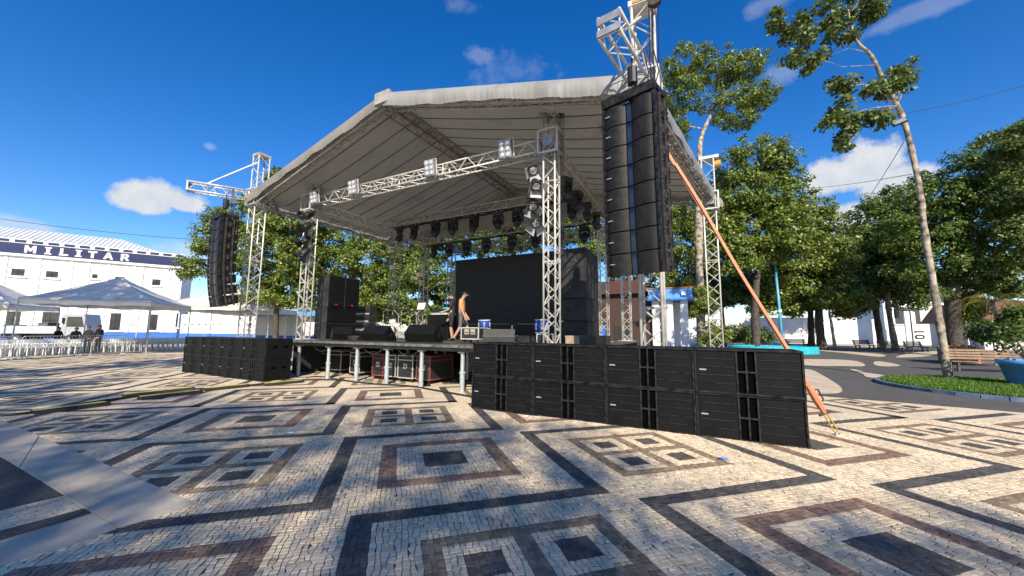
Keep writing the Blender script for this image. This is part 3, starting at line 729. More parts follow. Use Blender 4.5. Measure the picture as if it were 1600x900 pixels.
# loose tail of strap at the array's lower right
# ------------------------------------------------------------------ orange strap
strap = thing('ratchet_strap', 'orange tie-down strap slanting from the roof tower to the paving', 'strap', (0, 0, 0))
A_ = hit(1042, 236, W(0, 7.3), T); C_ = g(1309, 680, .012); B_ = A_.lerp(C_, .935)
d = (B_-A_).normalized(); side_ = d.cross(Vector((0, 1, 0))).normalized(); nn = d.cross(side_)
def ribbon(name, a, b, w, off, mat, th=.006, sag=0.0, wob=0.0):
    mb = MB(); vs = []; n = 24
    for i in range(n+1):
        q = i/n; p = a.lerp(b, q)+nn*off+Vector((0, 0, -sag*math.sin(math.pi*q)))+side_*wob*math.sin(q*9)
        for sx, sy in ((-1, -1), (1, -1), (1, 1), (-1, 1)): vs.append(p+side_*w/2*sx+nn*th/2*sy)
    fs = [(i*4+k, i*4+(k+1) % 4, (i+1)*4+(k+1) % 4, (i+1)*4+k) for i in range(n) for k in range(4)]+[(0, 1, 2, 3), (4*n+3, 4*n+2, 4*n+1, 4*n)]
    return mb.add(vs, fs).build(name, mat, strap)
ribbon('webbing', A_, A_.lerp(B_, .985), .055, 0, mt_orange); ribbon('webbing', A_.lerp(B_, .06), A_.lerp(B_, .90), .05, .03, mt_orange, wob=.012)
k0 = A_.lerp(B_, .91); k1 = B_
MB().tube([k0, k0.lerp(k1, .25), k0.lerp(k1, .6), k1], [.04, .055, .06, .03], 8).build('folded_webbing', mt_orange, strap)
MB().tube([k0.lerp(k1, .2)+side_*.04, k0.lerp(k1, .25)+side_*.11, k0.lerp(k1, .6)+side_*.10, k0.lerp(k1, .7)+side_*.03], .014, 6).build('ratchet_handle', mt_rust, strap)
MB().tube([k1-side_*.09, k1+side_*.09], .02, 6).build('buckle', mt_rust, strap)
MB().tube([k1+d*.0-side_*.02, C_+Vector((-.03, 0, .02))], .011, 6).tube([k1+side_*.03, C_+Vector((.04, 0, .02))], .011, 6).build('hook', mt_yellow, strap)
MB().tube([C_+Vector((-.06, -.04, -.0)), C_+Vector((.0, 0, .05)), C_+Vector((.06, .05, .0))], .016, 6).build('ground_anchor', mt_steel, strap)
# ------------------------------------------------------------------ lamps on the rig
def make_blinder():
    r = thing('blinder_lamp', 'x', 'lamp', (0, 0, 0), TH, 'blinder lamps on the front beam')
    MB().b2(-.20, .20, 0, .16, -.27, .27).build('housing', mt_lamp, r, bevel=.02)
    for x in (-.10, .10):
        for z in (-.17, 0, .17):
            MB().lathe([(.085, 0), (.08, .03), (.05, .05), (.0, .055)], 14).build('lamp_lens', mt_lens, r, True)
            o = kids(r)[-1]; o.location = (x, 0, z); o.rotation_euler = (R(90), 0, 0)
    MB().tube([(-.25, .1, -.22), (-.25, .1, .3), (.25, .1, .3), (.25, .1, -.22)], .018, 6).build('yoke', mt_alu, r)
    return r
bl_ = None
BLS = .86
for k, (s, lab) in enumerate(((-12.3, 'six-lamp blinder on the front beam, beside the left post'), (-10.3, 'six-lamp blinder on the front beam, second from the left post'), (-7.05, 'six-lamp blinder near the middle of the front beam'), (-4.55, 'six-lamp blinder on the front beam, nearest the right post'))):
    p = W(s, 8.02, ZB)
    if bl_ is None: bl_ = make_blinder(); bl_['label'] = lab; bl_.location = p; bl_.rotation_euler = (R(8), 0, TH); bl_.scale = (BLS, BLS, BLS)
    else: copy_tree(bl_, lab, p, (R(4+k*3), R(k*2-3), TH))
def make_spot():
    r = thing('spotlight', 'x', 'spotlight', (0, 0, 0), 0, 'spotlights with flaps')
    mb = MB().lathe([(.06, .26), (.11, .20), (.125, 0), (.125, -.05)], 14); mb.build('can', mt_dark, r, True)
    MB().lathe([(.11, -.054), (.09, -.07), (.0, -.075)], 14).build('lens', mt_lens, r, True)
    for k in range(4):
        fl_ = MB().add([(-.11, 0, 0), (.11, 0, 0), (.15, 0, -.2), (-.15, 0, -.2)], [(0, 1, 2, 3)]); fl_.add([(-.11, .006, 0), (.11, .006, 0), (.15, .006, -.2), (-.15, .006, -.2)], [(0, 1, 2, 3)])
        o = fl_.build('barn_door', mt_flap, r); o.rotation_euler = Matrix.Rotation(k*math.pi/2, 3, 'Z').to_euler(); o.location = (.125*math.sin(k*math.pi/2), -.125*math.cos(k*math.pi/2), -.05)
        o.rotation_euler = (Matrix.Rotation(k*math.pi/2, 3, 'Z') @ Matrix.Rotation(R(-28), 3, 'X')).to_euler()
    MB().tube([(-.16, 0, .02), (-.16, 0, .33), (.16, 0, .33), (.16, 0, .02)], .016, 6).build('yoke', mt_dark, r)
    return r
sp = None
HT = ['highest', 'second', 'third', 'lowest']
for post, s0, tt, mats in (('right', -3.85, 8.3, 0), ('left', -12.75, 8.15, 1)):
    for k in range(4):
        z = 5.62-k*.47; p = W(s0+(.1 if k % 2 else -.03), tt-.1*(k % 2), z)
        lab = HT[k]+' spotlight with open flaps clamped on the front '+post+' post'
        rot = (R(-52+8*k), R(14*(k-1)), TH+R(25 if post == 'right' else -20)+R(12*k))
        if sp is None: sp = make_spot(); sp['label'] = lab; sp.location = p; sp.rotation_euler = rot
        else:
            c = copy_tree(sp, lab, p, rot)
            if mats:
                for ch_ in kids(c):
                    if ch_.name.startswith('barn_door'): ch_.data = ch_.data.copy(); ch_.data.materials[0] = mt_dark
def make_mover():
    r = thing('moving_head_light', 'x', 'stage light', (0, 0, 0), TH, 'moving lights under the roof')
    MB().b2(-.17, .17, -.14, .14, -.16, 0).build('base', mt_dark, r, bevel=.02)
    MB().b2(-.21, -.15, -.07, .07, -.46, -.12).b2(.15, .21, -.07, .07, -.46, -.12).b2(-.21, .21, -.07, .07, -.2, -.155).build('yoke', mt_dark, r)
    hd = MB().lathe([(.10, .17), (.14, .08), (.14, -.1), (.12, -.2)], 14).build('head', mt_dark, r, True); hd.location = (0, 0, -.42); hd.rotation_euler = (R(-25), 0, 0)
    ln = MB().lathe([(.10, -.2), (.0, -.215)], 14).build('lens', mt_glass, hd)
    MB().tube([(-.08, 0, 0), (-.08, 0, .09)], .025, 6).tube([(.08, 0, 0), (.08, 0, .09)], .025, 6).build('clamp', mt_alud, r)
    return r
mv = None
COUNT = ['first', 'second', 'third', 'fourth', 'fifth', 'sixth', 'seventh', 'eighth', 'ninth']
for row, t, z, n, s0, s1 in (('middle beam', 12.1, ZB-.14, 9, -12.2, -4.2), ('back beam', 14.2, ZB-.50, 8, -12.1, -4.4)):
    for k in range(n):
        p = W(s0+(s1-s0)*k/(n-1)+random.uniform(-.15, .15), t, z); lab = 'dark moving light under the '+row+', '+COUNT[k]+' from the left'
        rot = (0, 0, TH+R(random.uniform(-40, 40)))
        if mv is None: mv = make_mover(); mv['label'] = lab; mv.location = p; mv.rotation_euler = rot
        else: copy_tree(mv, lab, p, rot)
for k, (a, b, z) in enumerate((((-12.6, 12.1), (-3.7, 12.1), ZB-.02), ((-12.6, 14.35), (-3.9, 14.1), ZB-.35))):
    for q in range(2):
        P = [W(a[0]+(b[0]-a[0])*i/24, a[1]+(b[1]-a[1])*i/24+.1*q, z-.05*abs(math.sin(i*1.7+q))-.04*q) for i in range(25)]
        tag(MB().tube(P, .035, 5).build('cable_bundle', mt_rope, None, True), ('front' if q == 0 else 'rear')+' black cable bundle tied along the '+('middle' if k == 0 else 'back')+' lighting beam', 'cable')
# right side row under the roof, behind the hanging speakers
for k in range(4):
    copy_tree(mv, 'dark moving light under the right side beam, '+COUNT[k]+' from the front', W(-3.5-.03*k, 9.6+k*1.15, ZB-.38), (0, 0, TH+R(60+20*k)))
# ------------------------------------------------------------------ LED screen
scr = thing('led_screen', 'large black LED screen made of square panels at the stage back', 'screen', W(0, 0, 0), TH)
sx0, sx1, sz0, sz1 = -11.75, -6.1, 1.35, 5.20
nx, nz = 10, 7
pw, phh = (sx1-sx0)/nx, (sz1-sz0)/nz
pm = MB().b2(.0015, pw-.0015, 0, .09, .0015, phh-.0015).mesh('led_panel', mt_screen)
for i in range(nx):
    for j in range(nz): link_mesh('led_panel', pm, scr, (sx0+i*pw, 15.72+.0015*((i*5+j*3) % 3), sz0+j*phh))
MB().b2(sx0, sx1, 15.80, 15.83, 1.21, sz0-.01).build('screen_plinth', mt_dark, scr)
# ------------------------------------------------------------------ side-fill stacks
mt_stack = M('lit_black_cabinet', (.030, .030, .031), .6, 0, .3, 2.5, .1, 40, .25)  # black cabinets lightened in their colour for the sunlit front faces
def cab(name, label, s, t, z, w, dpt, h, face='x', red=False, group='side fill cabinets', cat='speaker', handles=0):
    r = thing(name, label, cat, W(s, t, z), TH, group)
    MB().b2(0, w, 0, dpt, 0, h).build('cabinet', mt_stack, r, bevel=.012)
    if face == 'x':
        MB().b2(w+.002, w+.03, .03, dpt-.03, .03, h-.03).build('grille', mt_grille, r)
        if red: MB().b2(w+.031, w+.036, dpt*.42, dpt*.58, .09, .125).build('logo', mt_red, r)
    else:
        MB().b2(-.03, -.002, .03, dpt-.03, .03, h-.03).build('grille', mt_grille, r)
    for k in range(handles):
        MB().b2(w*.3+k*w*.35-.05, w*.3+k*w*.35+.05, -.008, -.002, h*.5-.05, h*.5+.05).build('handle', mt_rim, r)
    return r
sL = onT(510, 500, 9.25)[0]-.64
cab('speaker_cabinet', 'tall black speaker with red badge on the left stack, front one', sL, 9.25, DZ+1.22, .64, .70, 1.22, 'x', True)
cab('speaker_cabinet', 'tall black speaker with red badge on the left stack, rear one', sL, 9.97, DZ+1.22, .64, .70, 1.20, 'x', True)
cab('bass_cabinet', 'wide black bass cabinet, middle of the left stage stack', sL-.06, 9.25, DZ+.615, .68, 1.35, .60, 'x', handles=1)
cab('bass_cabinet', 'wide black bass cabinet on the deck under the left stack', sL-.06, 9.25, DZ+.01, .68, 1.35, .60, 'x', handles=1)
sR = -3.95
cab('speaker_cabinet', 'tall black speaker atop the right stack, nearest the front', sR, 10.3, DZ+1.32, .8, .62, 1.45, '-x')
cab('speaker_cabinet', 'tall black speaker atop the right stack, further back', sR, 10.94, DZ+1.32, .8, .62, 1.40, '-x')
cab('bass_cabinet', 'black bass cabinet in the middle of the right stage stack', sR-.02, 10.3, DZ+.67, .84, 1.2, .64, '-x', handles=1)
cab('bass_cabinet', 'black bass cabinet on the deck under the right stack', sR-.02, 10.3, DZ+.01, .84, 1.2, .65, '-x', handles=1)
# ------------------------------------------------------------------ wedges, cases and gear on the deck
def wedge(label, s, t, w, h, dpt, rz, mat=mt_black):
    r = thing('wedge_monitor', label, 'speaker', W(s, t, DZ+.006), TH+R(rz), 'stage wedge monitors')
    prof = [(-dpt*.5, .0), (dpt*.28, 0), (dpt*.5, h*.35), (dpt*.05, h), (-dpt*.5, h*.42)]
    # profile in (y,z): the back leans up and away from the audience, grille faces the performer
    prof = [(-dpt*.32, 0), (dpt*.5, 0), (dpt*.5, h*.25), (-dpt*.05, h), (-dpt*.5, h*.5)]
    MB().prism(prof, -w/2, w/2, 0, 'x').build('cabinet', mat, r, bevel=.012)
    a, b = Vector((dpt*.5, h*.25)), Vector((-dpt*.05, h)); n_ = Vector((h*.75, dpt*.55)).normalized()*.02
    MB().prism([tuple(a.lerp(b, .04)+n_*.15), tuple(a.lerp(b, .04)+n_), tuple(a.lerp(b, .96)+n_), tuple(a.lerp(b, .96)+n_*.15)], -w/2+.03, w/2-.03, 0, 'x').build('grille', mt_grille, r)
    for sg in (-1, 1):
        MB().box((sg*(w/2+.003), .0, h*.42), (.008, .13, .10)).build('handle', mt_rim, r)
    return r
def s_at(px, t, z=DZ+.2):
    # stage s of an image column on the plane t
    p = hit(px, 515, T*t, T); return p.dot(S)
wedge('small wedge monitor turned sideways with light patches, left end of the stage front', s_at(532, 8.7), 8.75, .62, .46, .55, 62)
wedge('black wedge monitor at the stage front, third from the right', s_at(590, 8.75), 8.8, .95, .50, .62, 8)
wedge('large black wedge monitor at the stage front, left of the two people', s_at(661, 8.8), 8.85, .98, .54, .66, 12)
wedge('grey-backed wedge monitor right of the stage flight case', s_at(780, 9.4), 9.4, .90, .42, .55, 28, M('grey_wedge', (.06, .06, .062), .6))
def flight_case(label, s, t, z, w, dpt, h, trim, wheels=True, rz=0, dishes=1, group='flight cases under the stage', lid=True):
    r = thing('flight_case', label, 'case', W(s, t, z), TH+R(rz), group)
    z0 = .11 if wheels else .0
    MB().b2(.012, w-.012, .012, dpt-.012, z0+.012, h-.012).build('panel', mt_case, r)
    e = .03; mb = MB()
    for x in (0, w-e):
        for y in (0, dpt-e): mb.b2(x, x+e, y, y+e, z0, h)
    for zz in ((z0, h-e)+((h*.80,) if lid else ())):
        for y in (0, dpt-e): mb.b2(e, w-e, y, y+e, zz, zz+e)
        for x in (0, w-e): mb.b2(x, x+e, e, dpt-e, zz, zz+e)
    mb.build('edge_trim', trim, r)
    for k in range(dishes):
        cx = w*(k+1)/(dishes+1); d_ = MB().b2(cx-.075, cx+.075, .002, .010, z0+(h-z0)*.42, z0+(h-z0)*.42+.15); o = d_.build('handle_dish', mt_dish, r)
        MB().tube([(cx-.05, -.004, z0+(h-z0)*.42+.05), (cx+.05, -.004, z0+(h-z0)*.42+.05)], .010, 6).build('handle', mt_dark, o)
    if wheels:
        for x in (.08, w-.08):
            for y in (.08, dpt-.08):
                MB().tube([(x-.018, y, .045), (x+.018, y, .045)], .044, 12).box((x, y, .10), (.07, .07, .02)).build('caster', mt_rubber, r)
    return r
def fc(px0, px1, t, h, trim, label, **k):
    a = hit(px0, 575, T*t, T).dot(S); b = hit(px1, 575, T*t, T).dot(S)
    return flight_case(label, a, t, .008, max(.3, b-a), k.pop('d', .75), h, trim, **k)
fc(498, 512, 9.4, .80, mt_casealu, 'open grey equipment rack on the paving under the stage, far left', dishes=0)
fc(514, 532, 9.2, .80, mt_casealu, 'dark equipment rack under the stage beside the second leg', dishes=0)
fc(546, 561, 8.95, .80, mt_casealu, 'narrow black flight case with silver edges, leftmost with a handle')
fc(581, 599, 8.8, .80, mt_casered, 'narrow black flight case with red edges under the stage middle')
fc(601, 618, 8.8, .79, mt_casealu, 'black silver-edged flight case just right of the narrow red-edged one')
fc(621, 645, 8.75, .80, mt_casealu, 'wider black flight case with silver edges between two stage legs')
fc(650, 672, 8.7, .82, mt_casered, 'large red-edged flight case under the stage, nearest the right wall', d=1.1)
fc(532, 546, 10.9, .8, mt_casealu, 'shaded flight case deep under the stage behind the silver ones', dishes=0)
flight_case('black silver-edged flight case with two handles standing on the stage front', s_at(720, 9.1), 9.1, DZ+.006, .60, .55, .46, mt_casealu, wheels=True, rz=4, dishes=2, group='cases on the deck', lid=False)
flight_case('low flight case lying behind the wedge on the deck, by the bright post', s_at(810, 10.6), 10.6, DZ+.006, 1.2, .5, .22, mt_case, wheels=False, dishes=0, group='cases on the deck', lid=False)
flight_case('small silver-edged case on the deck left of the bright post', s_at(838, 9.6), 9.6, DZ+.006, .35, .4, .30, mt_casealu, wheels=False, dishes=0, group='cases on the deck', lid=False)
for k, (px, t, w, h, lab) in enumerate(((895, 8.6, .38, .26, 'pale plywood box behind the right subwoofers, nearest the post'), (918, 8.6, .42, .25, 'dark box between two plywood boxes behind the right subwoofers'), (938, 8.6, .26, .27, 'brown plywood box right of the dark box on the deck edge'))):
    r = thing('wooden_box', lab, 'box', W(s_at(px, t)-w/2, t, DZ+.006), TH, 'boxes on the deck edge')
    MB().b2(0, w, 0, .4, 0, h).build('box_body', [mt_box, mt_case, mt_wood][k], r, bevel=.008); MB().b2(-.006, w+.006, -.006, .406, h-.03, h+.006).build('lid', [mt_box, mt_case, mt_wood][k], r)
# amp rack, desk and boxes left of the people
r = thing('amplifier_rack', 'dark equipment rack with pale top box, left of the two people', 'rack', W(s_at(690, 11.4)-.5, 11.2, DZ+.006), TH)
MB().b2(0, .95, 0, .7, 0, .95).build('rack_body', mt_black, r, bevel=.015); MB().b2(.05, .9, -.02, -.002, .55, .92).build('front_panel', mt_grille, r); MB().b2(.1, .85, .05, .6, .955, 1.02).build('top_box', mt_casealu, r); MB().b2(.12, .83, .07, .58, 1.03, 1.16).build('mixer', mt_dark, r)
MB().b2(.6, .85, .1, .4, 1.165, 1.23).build('towel', mt_teal, r)
for k, (z, h) in enumerate(((0, .34), (.36, .32), (.70, .30), (1.02, .36))):
    r = thing('amplifier_case', ['bottom', 'second', 'third', 'topmost'][k]+' black case of the pile right of the left speaker stack', 'case', W(s_at(566, 11.4)-.35, 11.3, DZ+.008+z), TH+R(4*k), 'pile of amplifier cases')
    MB().b2(0, .7, 0, .5, 0, h).build('case_body', mt_case, r, bevel=.01); MB().b2(0.02, .68, -.012, -.001, h*.35, h*.65).build('front_bar', mt_rim, r); MB().b2(-.004, .704, -.004, .0, 0.01, .05).build('trim', mt_casealu, r)
# drum kit
def drum(label, s, t, z, rad, h, tilt, mat=mt_white, name='drum'):
    r = thing(name, label, 'drum', W(s, t, z), TH, 'drum kit'); r.rotation_euler = (R(tilt), 0, TH)
    MB().lathe([(rad, 0), (rad, h)], 20).build('shell', mat, r, True)
    MB().lathe([(rad*1.04, -.01), (rad*1.04, .025)], 20).build('hoop', mt_alu, r); MB().lathe([(rad*1.04, h-.025), (rad*1.04, h+.01)], 20).build('hoop', mt_alu, r)
    lg = MB()
    for k in range(6):
        a = k*math.pi/3; lg.box((rad*1.03*math.cos(a), rad*1.03*math.sin(a), h/2), (.03, .03, h*.5))
    lg.build('lug', mt_alu, r)
    if tilt < 40:
        st = MB()
        for k in range(3): a = k*2.09+.3; st.tube([(rad*.8*math.cos(a), rad*.8*math.sin(a), .0), (rad*1.3*math.cos(a), rad*1.3*math.sin(a), -(z-DZ))], .011, 5)
        st.build('stand_leg', mt_alu, r)
    return r
ds = s_at(605, 13.0)
drum('large bass drum of the drum kit at the rear left of the stage', ds, 13.3, DZ+.30, .28, .42, 90)
drum('white floor tom left of the bass drum', ds-.55, 13.0, DZ+.35, .20, .36, 4)
drum('small rack tom above the bass drum', ds+.16, 13.2, DZ+.66, .15, .22, 14)
drum('snare drum right of the bass drum', ds+.5, 13.1, DZ+.55, .18, .14, 6)
drum('blue drum standing near the screen behind the flight case', s_at(757, 12.6), 12.6, DZ+.45, .24, .34, 4, mt_drum)
drum('blue barrel left of the bright front post', s_at(846, 11.0), 11.0, DZ+.32, .20, .42, 2, mt_drum)
def stand(label, s, t, h, boom, cym, ang, z0=DZ+.006):
    r = thing('cymbal_stand' if cym else 'microphone_stand', label, 'stand', W(s, t, z0), TH+R(ang), 'stands at the stage back')
    mb = MB().tube([(0, 0, .12), (0, 0, h)], .011, 6); mb.build('upright', mt_alu, r)
    lg = MB()
    for k in range(3): a = k*2.094; lg.tube([(0, 0, .3), (.3*math.cos(a), .3*math.sin(a), .01)], .010, 5)
    lg.build('tripod', mt_alu, r)
    e = Vector((boom, 0, h+boom*.55)); MB().tube([(-boom*.3, 0, h-boom*.165), e], .009, 6).build('boom', mt_alu, r)
    if cym: o = MB().lathe([(.25, 0), (.20, .012), (.05, .03), (.0, .035)], 20).build('cymbal', mt_cymbal, r, True); o.location = e; o.rotation_euler = (R(10), R(14), 0)
    else: MB().tube([e-Vector((.02, 0, .01)), e+Vector((.14, 0, .05))], .022, 8).build('microphone', mt_dark, r)
    return r
for k, (px, t, h, b, cy, an, lab) in enumerate(((583, 12.3, 1.0, .45, 0, 150, 'microphone stand with long boom, right of the case pile'), (598, 13.4, 1.25, .2, 1, 40, 'cymbal stand behind the white floor tom'), (622, 12.4, 1.0, .5, 0, 160, 'microphone stand in front of the bass drum'), (626, 13.6, 1.3, .2, 1, 100, 'cymbal stand behind the bass drum'), (640, 12.5, .95, .5, 0, 20, 'microphone stand with boom leaning to the rear left post'), (650, 13.3, 1.15, .2, 1, 200, 'rightmost cymbal stand of the drum kit'), (800, 12.4, .55, .05, 0, 0, 'short microphone stand before the black screen'))):
    stand(lab, s_at(px, t), t, h, b, cy, an)
# music stand sheet by the post, cables across the paving
r = thing('music_stand', 'white sheet on a music stand beside the rear left post', 'stand', W(s_at(657, 11.6), 11.6, DZ+.006), TH)
MB().tube([(0, 0, 0), (0, 0, 1.25)], .012, 6).build('upright', mt_dark, r); MB().box((0, 0, 1.32), (.36, .02, .28), rot=Matrix.Rotation(R(-20), 3, 'X')).build('sheet', mt_plastic, r)
def cable(label, pts, rad=.018):
    P = [Vector(p) for p in pts]; out = []
    for i in range(len(P)-1):
        p0, p1, p2, p3 = P[max(i-1, 0)], P[i], P[i+1], P[min(i+2, len(P)-1)]
        for k in range(6):
            t = k/6; out.append(.5*((2*p1)+(p2-p0)*t+(2*p0-5*p1+4*p2-p3)*t*t+(3*p1-p0-3*p2+p3)*t**3))
    out.append(P[-1])
    return tag(MB().tube(out, rad, 6).build('cable', mt_rope, None, True), label, 'cable')
cable('black cable lying on the paving along the stage front legs', [g(x, y, .03) for x, y in ((440, 594), (520, 593), (560, 597), (590, 600), (640, 603), (700, 613), (735, 619), (760, 622))], .022)
cable('thin black cable curving under the stage to the flight cases', [g(x, y, .03) for x, y in ((478, 590), (500, 588), (545, 595), (600, 601))], .014)
cable('black cable between the yellow cable ramps on the left paving', [g(x, y, .03) for x, y in ((-20, 650), (40, 646), (110, 634), (190, 622), (260, 612), (320, 607), (400, 601), (440, 596))], .03)
for k, (pts, lab) in enumerate(((((500, 8.25), (540, 8.2), (600, 8.3), (660, 8.22), (700, 8.3)), 'black cable running along the front edge of the deck'), (((560, 8.6), (575, 9.4), (600, 10.5), (640, 11.5)), 'black cable winding from the wedges to the drum kit'), (((690, 8.7), (720, 9.0), (760, 8.8), (800, 9.2)), 'black cable curling past the stage flight case'))):
    cable(lab, [W(s_at(px, t), t, DZ+.022) for px, t in pts], .016)
for k, (px, lab) in enumerate(((505, 'black cable loop hanging under the deck near the left end'), (585, 'black cable loop hanging under the deck middle'), (640, 'black cable loop hanging under the deck beside the right legs'))):
    s_ = s_at(px, 8.1); cable(lab, [W(s_-.45, 8.10, 1.03), W(s_-.2, 8.08, .90), W(s_+.1, 8.08, .86), W(s_+.4, 8.10, 1.02)], .014)
cs = s_at(553, 8.55); cl_ = [W(cs+(.20+.012*(i % 5))*math.cos(i*.6), 8.6+(.17+.01*(i % 4))*math.sin(i*.6), DZ+.03+.0022*i) for i in range(60)]
tag(MB().tube(cl_, .014, 5).build('cable_coil', mt_rust, None, True), 'brown coil of cable lying on the deck left of the wedge monitors', 'cable')
# ------------------------------------------------------------------ cable ramps
def ramp(label, a, b, w=.30):
    a, b = g(*a), g(*b); L = (b-a).length; r = thing('cable_ramp', label, 'cable ramp', a+Vector((0, 0, .012)), math.atan2((b-a).y, (b-a).x), 'cable ramps on the left paving')
    n = max(1, round(L/.95)); l = L/n
    for k in range(n):
        MB().prism([(-w/2, 0), (w/2, 0), (w*.2, .06), (-w*.2, .06)], k*l+.008, (k+1)*l-.008, 0, 'x').build('ramp_body', mt_rubber, r, bevel=.006)
        MB().b2(k*l+.02, (k+1)*l-.02, -w*.19, w*.19, .061, .069).build('yellow_lid', mt_yel, r)
        MB().tube([((k+1)*l, -.08, .03), ((k+1)*l, .08, .03)], .035, 8).build('connector', mt_rubber, r)
ramp('long yellow-topped cable ramp nearest the left edge of the paving', (48, 648), (166, 633))
ramp('dark-sided yellow cable ramp, front one of the middle pair', (216, 625), (312, 614))
ramp('yellow cable ramp behind the middle pair, pointing to the left speakers', (192, 621), (300, 609))
ramp('yellow cable ramp ending beside the left subwoofers', (318, 611), (386, 604))
ramp('yellow cable ramp right of the left subwoofer wall, closest to the stage', (412, 603), (472, 597))
# ------------------------------------------------------------------ people
def person(label, loc, rz, H=1.74, pose=None, top=mt_tee, legs=mt_grey, cap=False, bare_legs=False, longarm=False):
    p = dict(pel=(0, 0, .93), sp=(0, .0, 1.10), ch=(0, .01, 1.30), nk=(0, .015, 1.46), hb=(0, .03, 1.54), hm=(0, .045, 1.62), ht=(0, .03, 1.69),
             ls=(-.17, .0, 1.40), le=(-.22, .02, 1.13), lw=(-.22, .12, .90), lh=(-.22, .15, .82), rs=(.17, 0, 1.40), re=(.22, .02, 1.13), rw=(.21, .13, .90), rh=(.21, .16, .82),
             lp=(-.09, 0, .90), lk=(-.10, .03, .49), la=(-.10, -.03, .09), lt=(-.11, .13, .035), rp=(.09, 0, .90), rk=(.10, .03, .49), ra=(.10, -.03, .09), rtt=(.11, .13, .035))
    if pose: p.update(pose)
    rad = dict(pel=.135, sp=.125, ch=.145, nk=.06, hb=.068, hm=.092, ht=.07, ls=.065, le=.045, lw=.032, lh=.036, rs=.065, re=.045, rw=.032, rh=.036, lp=.095, lk=.06, la=.042, lt=.035, rp=.095, rk=.06, ra=.042, rtt=.035)
    ed = [('pel', 'sp'), ('sp', 'ch'), ('ch', 'nk'), ('nk', 'hb'), ('hb', 'hm'), ('hm', 'ht'), ('ch', 'ls'), ('ls', 'le'), ('le', 'lw'), ('lw', 'lh'), ('ch', 'rs'), ('rs', 're'), ('re', 'rw'), ('rw', 'rh'), ('pel', 'lp'), ('lp', 'lk'), ('lk', 'la'), ('la', 'lt'), ('pel', 'rp'), ('rp', 'rk'), ('rk', 'ra'), ('ra', 'rtt')]
    for sd_ in 'lr':                                   # fingers
        h = Vector(p[sd_+'h']); w = Vector(p[sd_+'w']); d = (h-w).normalized(); ax = d.cross(Vector((1, 0, 0))).normalized()
        for i, (o_, ln) in enumerate(((-.03, .07), (-.01, .085), (.01, .08), (.03, .06))):
            k = f'{sd_}f{i}'; p[k+'a'] = tuple(h+ax*o_+d*.045); p[k+'b'] = tuple(h+ax*o_*1.05+d*(.045+ln)+Vector((0, .015, 0))); rad[k+'a'] = .010; rad[k+'b'] = .008
            ed += [(sd_+'h', k+'a'), (k+'a', k+'b')]
        k = sd_+'th'; p[k] = tuple(h+Vector((0, .055, 0))+d*.03); rad[k] = .011; ed.append((sd_+'h', k))
    names = list(p); idx = {n: i for i, n in enumerate(names)}
    me = bpy.data.meshes.new('person_skeleton'); me.from_pydata([p[n] for n in names], [(idx[a], idx[b]) for a, b in ed], [])
    tmp = bpy.data.objects.new('tmp', me); COL.objects.link(tmp)
    sk = tmp.modifiers.new('s', 'SKIN'); sk.use_smooth_shade = True; ss = tmp.modifiers.new('d', 'SUBSURF'); ss.levels = ss.render_levels = 2
    for n in names: v = me.skin_vertices[0].data[idx[n]]; v.radius = (rad[n]*(1.25 if n in ('sp', 'ch', 'pel') else 1), rad[n]*(.85 if n in ('sp', 'ch', 'pel') else 1)); v.use_root = (n == 'pel')
    dg = bpy.context.evaluated_depsgraph_get(); m2 = bpy.data.meshes.new_from_object(tmp.evaluated_get(dg)); bpy.data.objects.remove(tmp)
    mats = [mt_skin, top, legs, mt_shoe]
    m2.materials.clear()
    for q in mats: m2.materials.append(q)
    segs = []
    for a, b in ed:
        if 'f' in a or 'f' in b or b in ('lth', 'rth'): c = 0
        elif b in ('hb', 'hm', 'ht', 'nk'): c = 0 if b != 'nk' else 1
        elif b in ('sp', 'ch', 'ls', 'rs'): c = 1
        elif b in ('le', 're'): c = 1
        elif b in ('lw', 'rw'): c = 1 if longarm else 0
        elif b in ('lh', 'rh'): c = 0
        elif b in ('lp', 'rp', 'lk', 'rk'): c = 2
        elif b in ('la', 'ra'): c = 0 if bare_legs else 2
        else: c = 3
        segs.append((Vector(p[a]), Vector(p[b]), c))
    for po in m2.polygons:
        c = po.center
        def dist(s_):
            ab_ = s_[1]-s_[0]; q_ = max(0, min(1, (c-s_[0]).dot(ab_)/max(1e-9, ab_.length_squared)))
            return (c-s_[0]-ab_*q_).length
        best = min(segs, key=dist)
        po.material_index = best[2]
    r = thing('person', label, 'person', loc, rz); sc = H/1.76; r.scale = (sc, sc, sc)
    o = bpy.data.objects.new('body', m2); COL.objects.link(o); o.parent = r
    hm = Vector(p['hm'])
    hair = MB(); vs = []; n = 14
    prof = [(-.2, .097), (.15, .105), (.45, .098), (.75, .068), (1, .0)]
    for zz, rr in prof:
        for k in range(n):
            a = 2*math.pi*k/n; fr_ = .75 if (math.sin(a) > .3 and zz < .3) else 1.0
            vs.append(hm+Vector((rr*math.cos(a)*.92, rr*math.sin(a)*fr_-.012, .018+zz*.10)))
    hair.add(vs, [(i*n+k, i*n+(k+1) % n, (i+1)*n+(k+1) % n, (i+1)*n+k) for i in range(4) for k in range(n)]).build('cap' if cap else 'hair', mt_cloth if cap else mt_hair, r, True)
    f = MB().tube([hm+Vector((0, .085, .005)), hm+Vector((0, .115, -.025)), hm+Vector((0, .09, -.035))], [.008, .014, .008], 6); f.build('nose', mt_skin, r, True)
    ey = MB()
    for x in (-.032, .032): ey.lathe([(.0, -.008), (.009, 0), (.0, .008)], 8, hm+Vector((x, .088, .01)))
    ey.build('eye', mt_hair, r)
    ea = MB()
    for x in (-.095, .095): ea.tube([hm+Vector((x, 0, .02)), hm+Vector((x*1.06, -.008, -.03))], .018, 6)
    ea.build('ear', mt_skin, r)
